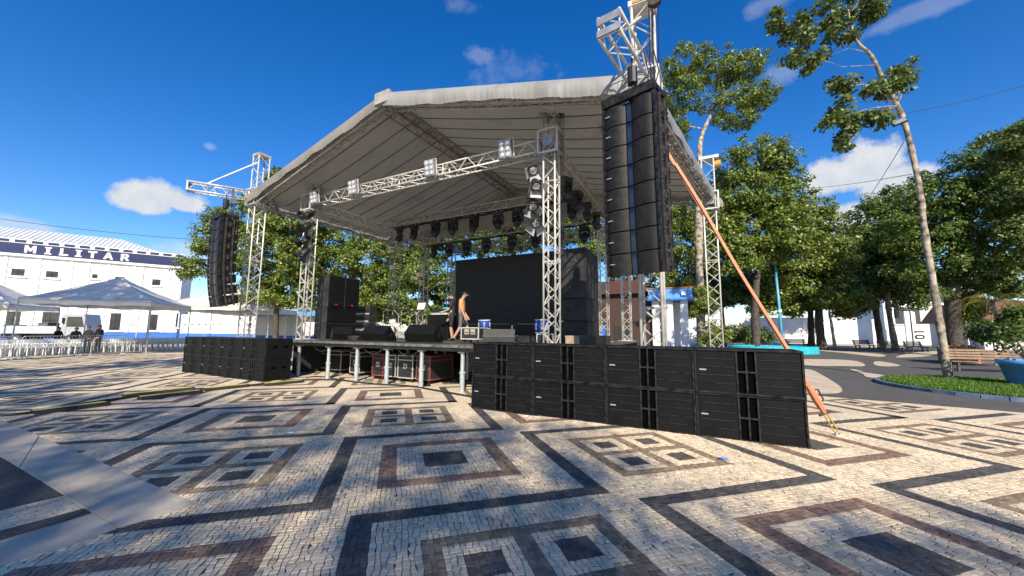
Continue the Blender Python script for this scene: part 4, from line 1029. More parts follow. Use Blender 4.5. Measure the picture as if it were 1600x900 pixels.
    return r
walk = dict(lk=(-.10, .18, .52), la=(-.10, .16, .10), lt=(-.10, .30, .05), rk=(.10, -.02, .49), ra=(.10, -.24, .12), rtt=(.10, -.12, .04), le=(-.24, -.03, 1.14), lw=(-.22, .10, .92), lh=(-.21, .14, .85),
            hb=(0, .06, 1.53), hm=(0, .10, 1.60), ht=(0, .10, 1.67))
person('person in an orange t-shirt and grey shorts walking across the stage', W(s_at(721, 10.4), 10.4, DZ+.006), TH+R(-68), 1.72, walk, mt_tee, mt_grey, bare_legs=True)
person('person in black clothes and cap behind the orange t-shirt, on stage', W(s_at(706, 10.9), 10.9, DZ+.006), TH+R(120), 1.72, dict(le=(-.23, .06, 1.15), lw=(-.16, .28, 1.05), lh=(-.14, .34, 1.03)), mt_cloth, mt_cloth, cap=True, bare_legs=True)
for k, (px, Y, h, lab) in enumerate(((153, 22.6, 1.74, 'person in dark clothes standing apart at the barrier, right of the group'), (136, 22.4, 1.66, 'person in black standing beside the truck cab, left of the tallest one'), (116, 23.2, 1.6, 'person in black seen under the tent, before the truck cab'), (88, 24.0, 1.6, 'person in black leftmost of the group in front of the truck bed'))):
    b = at(px, 540, Y); person(lab, (b.x, Y, 0), R(180+30*k), h, dict(le=(-.26, .06, 1.13), lw=(-.20, .18, .98), lh=(-.14, .22, .97)), mt_cloth, mt_cloth, longarm=True, cap=(k == 1))
# ------------------------------------------------------------------ left: building, tents, chairs, truck, barriers
Bp0 = at(0, 500, 42); Bp1 = at(283, 500, 51); Bp0.z = Bp1.z = 0
bd = (Bp1-Bp0).normalized(); bn = Vector((bd.y, -bd.x, 0))
bang = math.atan2(bd.y, bd.x)
def fac(px, py):
    q = hit(px, py, Bp0, bn); return (q-Bp0).dot(bd), q.z
bld = thing('white_building', 'white two-storey building with navy band reading MILITAR and dark windows', 'building', Bp0, bang)
BL = fac(283, 450)[0]; zt = fac(140, 388)[1]; zb1 = fac(140, 390)[1]; zb0 = fac(140, 405.5)[1]
MB().b2(-26, BL, 0, 14, 0, zb0).build('wall', mt_white, bld)
MB().b2(-26.1, BL+.1, -.12, 14.1, zb0, zb1).build('name_band', mt_navy, bld)
MB().b2(-26, BL, .02, 13.9, zb1, zb1+.5).build('parapet', mt_white, bld)
MB().b2(-26.15, BL+.15, -.30, 14.2, zb0-.28, zb0-.003).build('cornice', mt_white, bld)
MB().b2(-26.1, BL+.06, -.06, 14.05, 0, 1.0).build('blue_base', mt_blue, bld)
for k in range(28):
    x = BL-.5-k*1.25; MB().b2(x-.42, x+.42, -.02, .018, zb1+.12, zb1+.40).build('parapet_slot', mt_navy, bld)
rf = MB(); zr0 = zb1+.2; zr1 = fac(60, 357)[1]+.9; xe = BL-1.0
rf.add([(-26, 1, zr0), (xe, 1, zr0), (xe, 13, zr0), (-26, 13, zr0), (-26, 7, zr1), (xe-6.5, 7, zr1)], [(0, 1, 5, 4), (1, 2, 5), (2, 3, 4, 5), (3, 0, 4)]); rfo = rf.build('roof', mt_roofmetal, bld)
rb = MB()
for k in range(70):
    x = xe-.5-k*.45; top = min(1, (xe-x)/6.5); rb.tube([(x, 1.0, zr0+.02), (x, 1+6*top, zr0+(zr1-zr0)*top+.02)], .05, 4)
rb.build('roof_rib', mt_roofmetal, rfo)
def window(px0, px1, py0, py1, bars=2):
    (a, z1), (b, _) = fac(px0, py0), fac(px1, py0); z0 = fac((px0+px1)/2, py1)[1]
    fr_ = MB(); t = .09
    fr_.b2(a, b, -.05, -.002, z1-t, z1); fr_.b2(a, b, -.05, -.002, z0, z0+t); fr_.b2(a, a+t, -.05, -.002, z0+t, z1-t); fr_.b2(b-t, b, -.05, -.002, z0+t, z1-t)
    o = fr_.build('window', mt_white, bld); MB().b2(a+t, b-t, -.02, -.004, z0+t, z1-t).build('pane', mt_glass, o)
    MB().b2(a-.12, b+.12, -.16, -.003, z0-.14, z0-.01).build('sill', mt_white, o)
    mb = MB()
    for k in range(1, bars): mb.b2(a+(b-a)*k/bars-.025, a+(b-a)*k/bars+.025, -.035, -.021, z0+t, z1-t)
    mb.b2(a+t, b-t, -.034, -.0215, (z0+z1)/2-.025, (z0+z1)/2+.025); mb.build('glazing_bar', mt_rim, o)
for a in ((17, 42, 418, 432), (71, 94, 422, 435), (143, 155, 427, 436), (179, 197, 431, 446), (237, 253, 435, 447)): window(*a)
for a in ((10, 36, 485, 514), (66, 94, 486, 515), (172, 192, 488, 517), (233, 249, 490, 517), (270, 281, 488, 512)): window(*a)
zm = (fac(140, 445)[1]+fac(140, 488)[1])/2
MB().b2(-26.05, BL+.05, -.10, -.003, zm-.10, zm+.10).build('string_course', mt_white, bld)
for px in (2, 56, 107, 134, 166, 206, 222, 262, 278):
    x = fac(px, 450)[0]; MB().b2(x-.16, x+.16, -.07, -.003, 1.0, zm-.105).b2(x-.16, x+.16, -.07, -.003, zm+.105, zb0-.285).build('pilaster', mt_white, bld)
x = fac(216, 450)[0]; MB().tube([(x+.35, -.08, .1), (x+.35, -.08, zb0-.3)], .05, 8).build('downpipe', mt_conc, bld)
# name on the band
GLYPH = {'I': lambda r: [r(.33, .67, 0, 1), r(.18, .82, 0, .17), r(.18, .82, .83, 1)], 'L': lambda r: [r(.12, .42, 0, 1), r(.05, .92, 0, .22)],
         'T': lambda r: [r(.35, .65, 0, 1), r(.04, .96, .78, 1)], 'M': lambda r: [r(-.02, .24, 0, 1), r(.76, 1.02, 0, 1), [(.0, 1), (.42, .2), (.58, .2), (1.0, 1), (.74, 1), (.5, .55), (.26, 1)]],
         'A': lambda r: [[(-.02, 0), (.27, 0), (.60, 1), (.36, 1)], [(1.02, 0), (.73, 0), (.40, 1), (.64, 1)], r(.22, .78, .22, .40)],
         'R': lambda r: [r(.06, .35, 0, 1), r(.06, .72, .82, 1), r(.06, .72, .42, .60), [(.62, .46), (.80, .5), (.92, .60), (.92, .84), (.80, .95), (.62, 1)], [(.42, .46), (.70, .46), (1.02, 0), (.70, 0)]]}
for chx, px, py in (('M', 38, 398.5), ('I', 60, 400.5), ('L', 82, 401.5), ('I', 104, 403), ('T', 127, 404.5), ('A', 164, 407), ('R', 196, 409)):
    px = {'M': 47, 'L': 100, 'T': 145, 'A': 170, 'R': 196}.get(chx, 75 if px == 60 else 123)
    mb = MB(); rc = lambda x0, x1, z0, z1: [(x0, z0), (x1, z0), (x1, z1), (x0, z1)]
    for q, poly in enumerate(GLYPH[chx](rc)): mb.prism([(x*.84, z*.84) for x, z in poly], -.05-.003*q, 0)
    x = fac(px, 400)[0]; o = mb.build('letter', mt_plastic, bld); o.location = (x-.42, -.122, (zb0+zb1)/2-.42)
MB().b2(fac(205, 505)[0], fac(214, 505)[0], -.04, -.002, fac(210, 509)[1], fac(210, 504)[1]).build('plaque', mt_conc, bld)
MB().b2(fac(290, 505)[0]-.4, fac(300, 505)[0]-.4, -.04, -.002, fac(210, 507)[1], fac(210, 501)[1]).build('plaque', mt_conc, bld)
# low wall and blue-trimmed annexe right of the building
aw = thing('low_white_wall', 'low white wall with blue base joining the building to the annexe', 'wall', Bp1, R(8))
MB().b2(0, 17, 0, .4, .9, 3.4).build('wall', mt_white, aw); MB().b2(-.05, 17.05, -.05, .45, 0, .9).build('blue_base', mt_blue, aw)
bl_m = MB()
for k in range(20): bl_m.b2(.4+k*.85, .7+k*.85, -.02, -.003, 2.0, 2.12)
bl_m.build('vent_slot', mt_navy, aw)
an_p = at(398, 520, 40); an_p.z = 0
an = thing('blue_white_annexe', 'small annexe with blue roof edge and pale walls behind the left tower', 'building', an_p, R(-12))
MB().b2(0, 9, 0, 5, .9, 2.9).build('wall', mt_white, an); MB().b2(-.05, 9.05, -.05, 5.05, 0, .9).build('blue_base', mt_blue, an); MB().b2(-.5, 9.5, -.9, 5.5, 2.9, 3.5).build('roof_edge', mt_sky_blue, an)
for x in (.0, 2.2, 4.4): MB().b2(x, x+.18, -.85, -.67, 0, 2.9).build('post', mt_white, an)
MB().b2(4.8, 5.4, -.06, -.003, .95, 2.2).build('door', mt_plastic, an)
# tents
def tent(label, c, rz, size, eave, peak):
    r = thing('canopy_tent', label, 'tent', c, rz, 'white canopy tents'); h = size/2
    cn = [(-h, -h), (h, -h), (h, h), (-h, h)]
    rng = random.Random(int(size*100)); n = 8
    for k in range(4):
        a, b = Vector((*cn[k], eave)), Vector((*cn[(k+1) % 4], eave)); ap = Vector((0, 0, peak)); vs = []; fs = []
        for j in range(n+1):
            for i in range(n+1):
                q = j/n; p = a.lerp(b, i/n).lerp(ap, q); p.z -= .16*math.sin(math.pi*q)+.05*math.sin(math.pi*i/n)*(1-q)+rng.uniform(-.012, .012); vs.append(p)
        fs = [(j*(n+1)+i, j*(n+1)+i+1, (j+1)*(n+1)+i+1, (j+1)*(n+1)+i) for j in range(n) for i in range(n)]
        MB().add(vs, fs).build('canopy_panel', mt_tent, r, True)
        vs = []; 
        for i in range(17):
            p = a.lerp(b, i/16); p.z -= .05*math.sin(math.pi*i/16); out = Vector((p.x, p.y, 0)).normalized()*.03*math.sin(i*2.2); vs += [p, p+out-Vector((0, 0, .32+.03*math.sin(i*1.3)))]
        MB().add(vs, [(2*i, 2*i+2, 2*i+3, 2*i+1) for i in range(16)]).build('valance', mt_tent, r, True)
        MB().tube([(*cn[k], 0), (*cn[k], eave)], .035, 8).box((*cn[k], .01), (.2, .2, .02)).build('pole', mt_steel, r)
        MB().tube([(cn[k][0], cn[k][1], eave-.1), (cn[(k+1) % 4][0], cn[(k+1) % 4][1], eave-.1)], .025, 6).tube([(cn[k][0], cn[k][1], eave-.1), (0, 0, peak-.12)], .022, 6).build('frame_bar', mt_steel, r)
def tent_px(label, pxl, pxr, Y, dy, eave, peak, rz):
    a, b = at(pxl, 500, Y), at(pxr, 500, Y+dy); size = Vector((b.x-a.x, b.y-a.y)).length
    d = Vector((b.x-a.x, b.y-a.y, 0)).normalized(); n_ = Vector((-d.y, d.x, 0)); c = (a+b)/2+n_*size/2; c.z = 0
    tent(label, c, math.atan2(d.y, d.x), size, eave, peak)
tent_px('grey-shaded canopy tent with four poles standing before the truck', 24, 234, 21.5, 2.2, 3.25, 5.0, 0)
tent_px('canopy tent cut off by the left edge of the view', -190, 10, 22.5, 2.2, 3.1, 4.9, 0)
tent_px('bright white canopy tent partly hidden by the left hanging speakers', 232, 420, 29, 2.0, 3.4, 5.3, 0)
tent_px('white canopy tent low behind the left roof tower', 330, 460, 36, 1.5, 3.3, 5.2, 0)
# plastic chairs
chair = MB(); chair.b2(-.22, .22, -.2, .22, .42, .45); chair.prism([(-.22, .45), (.22, .45), (.19, .86), (-.19, .86)], .2, .225)
for x in (-.2, .2):
    chair.tube([(x, -.2, 0), (x*.92, -.17, .43)], .022, 5); chair.tube([(x, .25, 0), (x*.92, .2, .45)], .022, 5); chair.box((x*1.05, 0, .64), (.04, .40, .025)); chair.tube([(x*1.05, -.17, .43), (x*1.05, -.18, .64)], .018, 5)
chm = chair.mesh('plastic_chair', mt_plastic)
c0, c1 = at(-25, 545, 19.6), at(292, 545, 28.8); c0.z = c1.z = 0
dC = (c1-c0).normalized(); nC = Vector((-dC.y, dC.x, 0)); NCH = 30; nth = 0
CH = ['first', 'second', 'third', 'fourth', 'fifth', 'sixth', 'seventh', 'eighth', 'ninth', 'tenth', 'eleventh', 'twelfth', 'thirteenth', 'fourteenth', 'fifteenth', 'sixteenth', 'seventeenth', 'eighteenth', 'nineteenth', 'twentieth', 'twenty-first', 'twenty-second', 'twenty-third', 'twenty-fourth', 'twenty-fifth', 'twenty-sixth', 'twenty-seventh', 'twenty-eighth', 'twenty-ninth', 'thirtieth']
LCH = (c1-c0).length
for row in (0, 1):
    for k in range(NCH):
        p = c0.lerp(c1, (k+.5*row)/NCH)+nC*(row*.75+random.uniform(-.05, .05))
        o = bpy.data.objects.new('plastic_chair', chm); COL.objects.link(o); o.location = p; o.rotation_euler = (0, 0, math.atan2(dC.y, dC.x)+R(random.uniform(-8, 8)))
        tag(o, 'white plastic chair, '+CH[k]+' from the left in the '+('front' if row == 0 else 'rear')+' row behind the barriers', 'chair', 'white plastic chairs')
# crowd barriers
def barrier(label, a, b):
    a, b = g(*a), g(*b); L = (b-a).length; r = thing('crowd_barrier', label, 'barrier', a, math.atan2((b-a).y, (b-a).x), 'steel crowd barriers')
    MB().tube([(0, 0, .12), (0, 0, 1.0), (.08, 0, 1.1), (L-.08, 0, 1.1), (L, 0, 1.0), (L, 0, .12), (0, 0, .12)], .02, 6).build('frame', mt_steel, r)
    mb = MB(); n = int(L/.13)
    for k in range(1, n): mb.tube([(L*k/n, 0, .12), (L*k/n, 0, 1.1)], .008, 4)
    mb.build('bars', mt_steel, r)
    for x in (.25, L-.25): MB().box((x, 0, .03), (.05, .6, .04)).tube([(x, 0, .03), (x, 0, .15)], .02, 6).build('foot', mt_steel, r)
barrier('steel crowd barrier at the far left, before the tent pole', (-62, 566), (26, 561))
barrier('steel crowd barrier in front of the truck and plastic chairs', (30, 561), (124, 556))
barrier('steel crowd barrier in front of the dark-clothed people', (128, 556), (196, 552.5))
# truck
tp = at(8, 528, 33); tp.z = 0; tq = at(146, 528, 35); tq.z = 0
tk = thing('flatbed_truck', 'white-cabbed flatbed truck loaded with dark gear under the tents', 'truck', tp, math.atan2((tq-tp).y, (tq-tp).x)); TL = (tq-tp).length
MB().b2(0, TL-1.9, -1.1, 1.1, 1.0, 1.2).build('bed', mt_dark, tk); MB().b2(-.02, TL-1.9, -1.14, -1.1, 1.0, 1.65).build('side_board', mt_steel, tk); MB().b2(0, TL, -.45, .45, .6, .98).build('chassis', mt_dark, tk)
MB().prism([(TL-1.75, .75), (TL, .75), (TL, 1.55), (TL-.25, 2.75), (TL-1.75, 2.8)], -1.05, 1.05).build('cab', M('cab_shade_grey', (.36, .38, .41), .35), tk, bevel=.06)  # white cab greyed in its colour to stand for shade under the tents
MB().b2(TL-1.4, TL-1.38, -1.062, -1.054, .8, 2.5).b2(TL-.62, TL-.60, -1.062, -1.054, .8, 1.6).build('door_seam', mt_dark, tk)
MB().prism([(TL-1.35, 1.6), (TL-.18, 1.6), (TL-.42, 2.5), (TL-1.35, 2.5)], -1.07, -1.055).build('side_window', mt_glass, tk); MB().b2(TL-.6, TL+.02, -1.0, 1.0, .55, .80).build('bumper', mt_dark, tk)
for x in (1.3, TL-.95):
    for y in (-.95, .95):
        w_ = MB().tube([(x, y-.14, .48), (x, y+.14, .48)], .48, 20).build('wheel', mt_rubber, tk); MB().tube([(x, y-.15, .48), (x, y+.15, .48)], .22, 14).build('rim', mt_steel, w_)
MB().b2(TL-1.65, TL-1.55, -1.2, -1.07, 1.9, 2.4).build('mirror', mt_dark, tk)
for k in range(7):
    r = thing('truck_load_case', ['dark crate', 'low case', 'black bundle', 'square case', 'flat case', 'tall case', 'small bundle'][k]+' on the truck bed, '+CH[k]+' from its rear', 'case', tk.matrix_basis @ Vector((.3+k*.72, -.9+.1*(k % 3), 1.2)), tk.rotation_euler.z, 'load on the truck bed')
    hh = (.55, .35, .5, .75, .3, .85, .4)[k]; MB().b2(0, .66, 0, 1.4, 0, hh).build('case_body', [mt_case, mt_grey][k % 2], r, bevel=.05); MB().b2(-.01, .67, -.012, -.002, hh*.45, hh*.55).build('strap', mt_steel, r)
# ------------------------------------------------------------------ trees
def leaves(pts_n, size, seed, jitter=.3):
    """pts_n: (N,6) leaf centres and preferred normals -> arrays of folded leaf quads"""
    rs = np.random.RandomState(seed); n = len(pts_n); c = pts_n[:, :3]; nr = pts_n[:, 3:]+rs.normal(0, .55, (n, 3)); nr /= np.linalg.norm(nr, axis=1)[:, None]+1e-9
    t = rs.normal(0, 1, (n, 3)); t[:, 2] -= .5; t -= nr*(t*nr).sum(1)[:, None]; t /= np.linalg.norm(t, axis=1)[:, None]+1e-9
    b = np.cross(nr, t); L = size*rs.uniform(.7, 1.3, n)[:, None]; w = L*.30
    v = np.stack([c-t*L*.5, c+b*w-nr*L*.06, c+t*L*.5-nr*L*.10, c-b*w-nr*L*.06], 1)
    return v.reshape(-1, 3)
def leaf_object(name, V, mat, parent):
    n = len(V)//4; me = bpy.data.meshes.new(name); me.vertices.add(n*4); me.vertices.foreach_set('co', V.astype(np.float32).ravel())
    me.loops.add(n*4); me.loops.foreach_set('vertex_index', np.arange(n*4, dtype=np.int32)); me.polygons.add(n)
    me.polygons.foreach_set('loop_start', np.arange(0, n*4, 4, dtype=np.int32)); me.update(calc_edges=True); me.materials.append(mat)
    o = bpy.data.objects.new(name, me); COL.objects.link(o); o.parent = parent; return o
def tree(name, label, path, blobs, leafmat, bark, nclump, per, lsize, seed, clr=None, group=None, limbs=True, cat='tree'):
    """path: world points with radius (trunk); blobs: (centre, (rx,ry,rz)) crown masses"""
    base = Vector(path[0][:3]); r = thing(name, label, cat, base, 0, group); rs = np.random.RandomState(seed); rng = random.Random(seed); per = int(per*2.0); clr = clr or lsize*2.5; lsize *= .90; nclump = int(nclump*1.15)
    P = [(Vector(p[:3])-base, p[3]) for p in path]
    out = []; rad = []
    for i in range(len(P)-1):
        p0, p1, p2, p3 = P[max(i-1, 0)][0], P[i][0], P[i+1][0], P[min(i+2, len(P)-1)][0]
        for k in range(5):
            t = k/5; out.append(.5*((2*p1)+(p2-p0)*t+(2*p0-5*p1+4*p2-p3)*t*t+(3*p1-p0-3*p2+p3)*t**3)); q = P[i][1]+(P[i+1][1]-P[i][1])*t; rad.append(q*rng.uniform(.87, 1.13))
    out.append(P[-1][0]); rad.append(P[-1][1]); out[0] = out[0]+Vector((0, 0, -.1)); rad[0] *= 1.25
    MB().tube(out, rad, 10).build('trunk', bark, r, True)
    vol = [b[1][0]*b[1][1]*b[1][2] for b in blobs]; tot = sum(v**.67 for v in vol); allp = []
    for bi, ((c, rr), v) in enumerate(zip(blobs, vol)):
        c = np.array(Vector(c)-base); rr = np.array(rr); k = max(3, int(nclump*v**.67/tot))
        d = rs.normal(0, 1, (k, 3)); d /= np.linalg.norm(d, axis=1)[:, None]; d[:, 2] = np.where(d[:, 2] < -.5, d[:, 2]*.6, d[:, 2])
        q = c+d*rr*(rs.uniform(.25, 1.08, k)**.55)[:, None]
        airy = name == 'leaning_tree'
        if limbs and not (airy and bi % 3):
            j = min(range(len(out)), key=lambda i_: (Vector(c)-out[i_]).length+(0 if i_ > len(out)*.35 else 5)); a = out[j]; m_ = a.lerp(Vector(c), .55)+Vector((rng.uniform(-.1, .1), rng.uniform(-.1, .1), .10))*float(rr.mean())
            r0 = max(.03, rad[j]*.6)*(.45 if airy else 1)
            if airy: j = max(int(len(out)*.55), j-rng.randint(2, 7)); a = out[j]; m_ = a.lerp(Vector(c), .5)+Vector((rng.uniform(-.25, .25), rng.uniform(-.25, .25), rng.uniform(-.15, .3)))
            lb = MB(); lb.tube([a, m_, Vector(c)], [r0, r0*.65, r0*.4], 7)
            for i_ in range(min(7, k)): e = Vector(q[i_]); s_ = m_.lerp(Vector(c), rng.uniform(.2, 1)); lb.tube([s_, s_.lerp(e, .5)+Vector((0, 0, .06*float(rr.mean()))), e], [r0*.36, r0*.25, r0*.1], 5)
            lb.build('limb', bark, r, True)
        cr = (clr or lsize*2.2)
        g_ = rs.normal(0, 1, (k, per, 3)); ln = np.linalg.norm(g_, axis=2, keepdims=True); g_ = g_/ln*(rs.uniform(0, 1, (k, per, 1))**.5)*cr*rs.uniform(.6, 1.3, (k, 1, 1)); g_[:, :, 2] *= .7
        cen = q[:, None, :]+g_; nrm = g_/cr*.8+(d[:, None, :]*.5)+np.array([0, 0, .55])
        allp.append(np.concatenate([cen, nrm], 2).reshape(-1, 6))
    leaf_object('crown', leaves(np.concatenate(allp), lsize, seed+1), leafmat, r)
    return r
def pb(px, py, Y, rx, ry, rd=None, dy=0):
    """crown mass from its place in the view: image centre, world depth, half sizes in image pixels"""
    c = at(px, py, Y+dy); k = (c-Vector((0, 0, CAM_H))).dot(fw)/F_PX
    return (c, (rx*k, (rd if rd else (rx+ry)*.5*k), ry*k))
def gp(px, Y, rad, z=0):
    c = at(px, 520, Y); return (c.x, Y, z, rad)
def pp(px, py, Y, rad): c = at(px, py, Y); return (c.x, c.y, c.z, rad)
def sprays(items, Y):
    rng = random.Random(77); out = []
    for px, py, rx, ry in items:
        for k in range(5):
            a = rng.uniform(0, 6.28); q = rng.uniform(.35, .9); w = rng.uniform(.28, .55)
            out.append(pb(px+rx*q*math.cos(a), py+ry*q*math.sin(a), Y+rng.uniform(-.7, .7), rx*w, ry*w))
    return out
# trees left of and behind the stage
tree('leafy_tree', 'broad green tree behind the left roof tower and hanging speakers', [gp(432, 24.5, .17), pp(434, 440, 24.5, .15), pp(440, 360, 24, .12), pp(445, 300, 24, .06)],
     [pb(430, 400, 24, 62, 55), pb(395, 350, 24, 45, 40, dy=1), pb(455, 340, 24, 40, 48), pb(345, 355, 24, 30, 30, dy=1), pb(300, 420, 24, 22, 22, dy=1), pb(440, 285, 24, 22, 22), pb(480, 420, 25, 35, 55), pb(330, 385, 24.5, 28, 22), pb(460, 460, 25, 50, 40), pb(410, 455, 25, 40, 30), pb(500, 350, 26, 30, 30), pb(470, 300, 24, 22, 24)], leafA, mt_barkd, 640, 34, .20, 11)
tree('leafy_tree', 'shaded tree with pale bent limbs seen under the left side of the roof', [gp(545, 27, .25), pp(548, 440, 27, .2), pp(556, 380, 27, .13), pp(575, 350, 27, .07)],
     [pb(520, 385, 27, 40, 32), pb(570, 405, 27, 45, 40), pb(600, 460, 28, 45, 38), pb(545, 445, 28, 40, 30), pb(510, 430, 26, 24, 30), pb(640, 430, 29, 50, 45), pb(560, 480, 29, 60, 26), pb(640, 490, 30, 60, 26)], leafA, mt_barkl, 560, 34, .20, 12)
tree('leafy_tree', 'dark tree with an arching trunk behind the rear left truss posts', [gp(668, 30, .3), pp(662, 450, 30, .26), pp(648, 425, 30, .24), pp(622, 415, 30, .16), pp(600, 400, 30, .1)],
     [pb(640, 390, 30, 60, 36), pb(690, 440, 31, 34, 50), pb(620, 440, 32, 50, 40), pb(585, 380, 31, 40, 24), pb(690, 375, 30, 50, 22), pb(600, 490, 33, 70, 22), pb(690, 490, 33, 50, 26)], leafB, mt_barkl, 520, 34, .22, 13)
tree('leafy_tree', 'dark foliage showing above the black screen under the roof', [gp(800, 31, .32), pp(800, 430, 31, .26), pp(805, 380, 31, .15)],
     [pb(760, 385, 31, 55, 26), pb(830, 372, 31, 60, 32), pb(800, 345, 32, 60, 24), pb(900, 360, 31, 50, 40), pb(880, 330, 32, 45, 30), pb(730, 350, 32, 60, 30), pb(800, 310, 33, 50, 24)], leafB, mt_barkd, 480, 32, .24, 14)
tree('leafy_tree', 'dense tree behind the right hanging speakers, below the roof edge', [gp(985, 30, .3), pp(985, 440, 30, .25), pp(975, 380, 30, .14)],
     [pb(940, 380, 30, 55, 50), pb(1000, 360, 30, 60, 60), pb(1060, 380, 31, 50, 60), pb(930, 320, 31, 50, 35), pb(1010, 430, 32, 60, 40), pb(1075, 330, 31, 40, 40)], leafA, mt_bark, 420, 34, .23, 15)
# right side
tree('tall_tree', 'tall tree with bare pale limbs rising above the right roof slope', [gp(1095, 27, .30), pp(1092, 380, 27, .26), pp(1093, 250, 27, .20), pp(1096, 215, 27, .16), pp(1108, 185, 27, .10), pp(1118, 165, 27, .06)],
     [pb(1075, 105, 27, 42, 32), pb(1062, 150, 27, 34, 40), pb(1125, 110, 27, 40, 32), pb(1165, 105, 27, 36, 28), pb(1180, 150, 27, 28, 34), pb(1140, 165, 27, 48, 24), pb(1055, 200, 28, 24, 36), pb(1150, 190, 27, 36, 14)], leafA, mt_barkl, 330, 34, .20, 21)
R2 = 33
tree('leafy_tree', 'large rounded dense tree right of the rear roof tower', [gp(1180, R2, .36), pp(1180, 470, R2, .3), pp(1185, 400, R2, .2), pp(1185, 320, R2, .1)],
     [pb(1180, 255, R2, 52, 42), pb(1150, 310, R2, 55, 55), pb(1215, 310, R2, 48, 55), pb(1180, 370, R2, 75, 55), pb(1110, 340, R2, 36, 60), pb(1130, 400, R2, 60, 45), pb(1225, 380, R2, 45, 50)], leafA, mt_barkd, 620, 36, .30, 22)
R3 = 38
tree('leafy_tree', 'bright green tree with forked dark trunk beside the blue pole', [gp(1283, R3, .40), pp(1280, 505, R3, .36), pp(1278, 440, R3, .25), pp(1270, 380, R3, .12)],
     [pb(1262, 345, R3, 45, 36), pb(1245, 405, R3, 56, 44), pb(1295, 400, R3, 40, 46), pb(1275, 452, R3, 60, 34), pb(1225, 450, R3, 45, 30), pb(1310, 460, R3, 30, 26), pb(1240, 482, R3, 24, 16), pb(1322, 488, R3, 20, 12), pb(1190, 480, R3, 22, 20)], leafA, mt_barkd, 520, 36, .32, 23)
tree('leafy_tree', 'second dark trunk and low crown just left of the forked tree', [gp(1266, R3+3, .32), pp(1266, 480, R3+3, .26), pp(1262, 430, R3+3, .14)], [pb(1240, 470, R3+3, 50, 24), pb(1200, 455, R3+3, 50, 30), pb(1160, 455, R3+4, 50, 34)], leafB, mt_barkd, 260, 34, .32, 24)
tree('small_tree', 'small crooked tree before the white wall, right of the forked tree', [gp(1303, R3-2, .14), pp(1299, 505, R3-2, .12), pp(1296, 485, R3-2, .09), pp(1305, 470, R3-2, .05)], [pb(1320, 470, R3-2, 34, 16), pb(1290, 468, R3-2, 28, 14)], leafA, mt_bark, 110, 32, .28, 25)
R4 = 42
tree('leafy_tree', 'dark tree with straight trunk in front of the white building', [gp(1376, R4, .34), pp(1368, 480, R4, .30), pp(1362, 400, R4, .2)], [pb(1365, 350, R4, 40, 44), pb(1345, 400, R4, 40, 50), pb(1390, 410, R4, 45, 50), pb(1365, 450, R4, 52, 28), pb(1410, 320, R4, 40, 40), pb(1350, 478, R4, 18, 14), pb(1425, 470, R4, 26, 18)], leafB, mt_barkd, 460, 34, .34, 26)
tree('leafy_tree', 'dark tree with pale straight trunk, between white building and leaning tree', [gp(1397, R4-3, .28), pp(1388, 480, R4-3, .24), pp(1385, 420, R4-3, .16)], [pb(1400, 380, R4-3, 40, 40), pb(1420, 440, R4-3, 42, 34), pb(1375, 440, R4-3, 34, 28)], leafB, mt_bark, 280, 34, .34, 27)
R5 = 28
tree('leafy_tree', 'very large dark tree with thick trunk behind the leaning tree', [gp(1490, R5, .50), pp(1488, 470, R5, .46), pp(1490, 400, R5, .34), pp(1510, 330, R5, .2)],
     [pb(1470, 310, R5, 50, 44), pb(1530, 270, R5, 52, 46), pb(1580, 240, R5, 46, 50), pb(1600, 300, R5, 60, 60), pb(1520, 350, R5, 80, 50), pb(1440, 370, R5, 52, 44), pb(1480, 420, R5, 75, 36), pb(1570, 400, R5, 70, 46), pb(1640, 380, R5, 60, 70), pb(1540, 440, R5, 60, 24), pb(1455, 455, R5, 26, 16), pb(1520, 465, R5, 24, 14), pb(1590, 455, R5, 30, 16)], leafB, mt_barkd, 760, 36, .27, 28)
tree('leafy_tree', 'lighter green tree at the right edge of the view', [gp(1610, 24, .3), pp(1615, 450, 24, .25), pp(1610, 330, 24, .12)], [pb(1600, 225, 24, 34, 34), pb(1610, 370, 24, 40, 36), pb(1620, 300, 24, 50, 44)], leafD, mt_bark, 220, 34, .22, 29)
tree('leafy_tree', 'distant low trees filling the gap behind the strap', [gp(1130, 46, .3), pp(1128, 480, 46, .2)], [pb(1120, 450, 46, 60, 40), pb(1180, 440, 47, 60, 40), pb(1080, 440, 46, 50, 40), pb(1330, 420, 52, 50, 40)], leafB, mt_barkd, 300, 34, .40, 30)
tree('leaning_tree', 'leaning slender tree with bare pale trunk and floodlight, on the grass bed', [pp(1483, 600, 12.9, .135)[:2]+(0.05, .14), pp(1474, 540, 12.9, .115), pp(1461, 460, 12.9, .105), pp(1446, 370, 12.9, .095), pp(1436, 290, 12.9, .088), pp(1417, 205, 12.9, .085), pp(1402, 165, 12.9, .078), pp(1380, 125, 12.9, .07), pp(1362, 88, 12.9, .06), pp(1340, 66, 12.8, .05), pp(1330, 40, 12.8, .035), pp(1325, 15, 12.7, .02)],
     sprays([(1330, 8, 48, 34), (1285, 25, 38, 30), (1375, 0, 30, 26), (1240, 45, 28, 36), (1262, 88, 28, 24), (1318, 48, 30, 16), (1216, 30, 14, 14), (1306, 150, 26, 22), (1352, 140, 36, 22), (1298, 190, 22, 20), (1345, 182, 38, 22), (1318, 216, 22, 18), (1412, 112, 24, 18), (1392, 138, 22, 14), (1378, 188, 18, 14)], 12.9), leafD, mt_barkl, 235, 15, .19, 31, clr=.30)
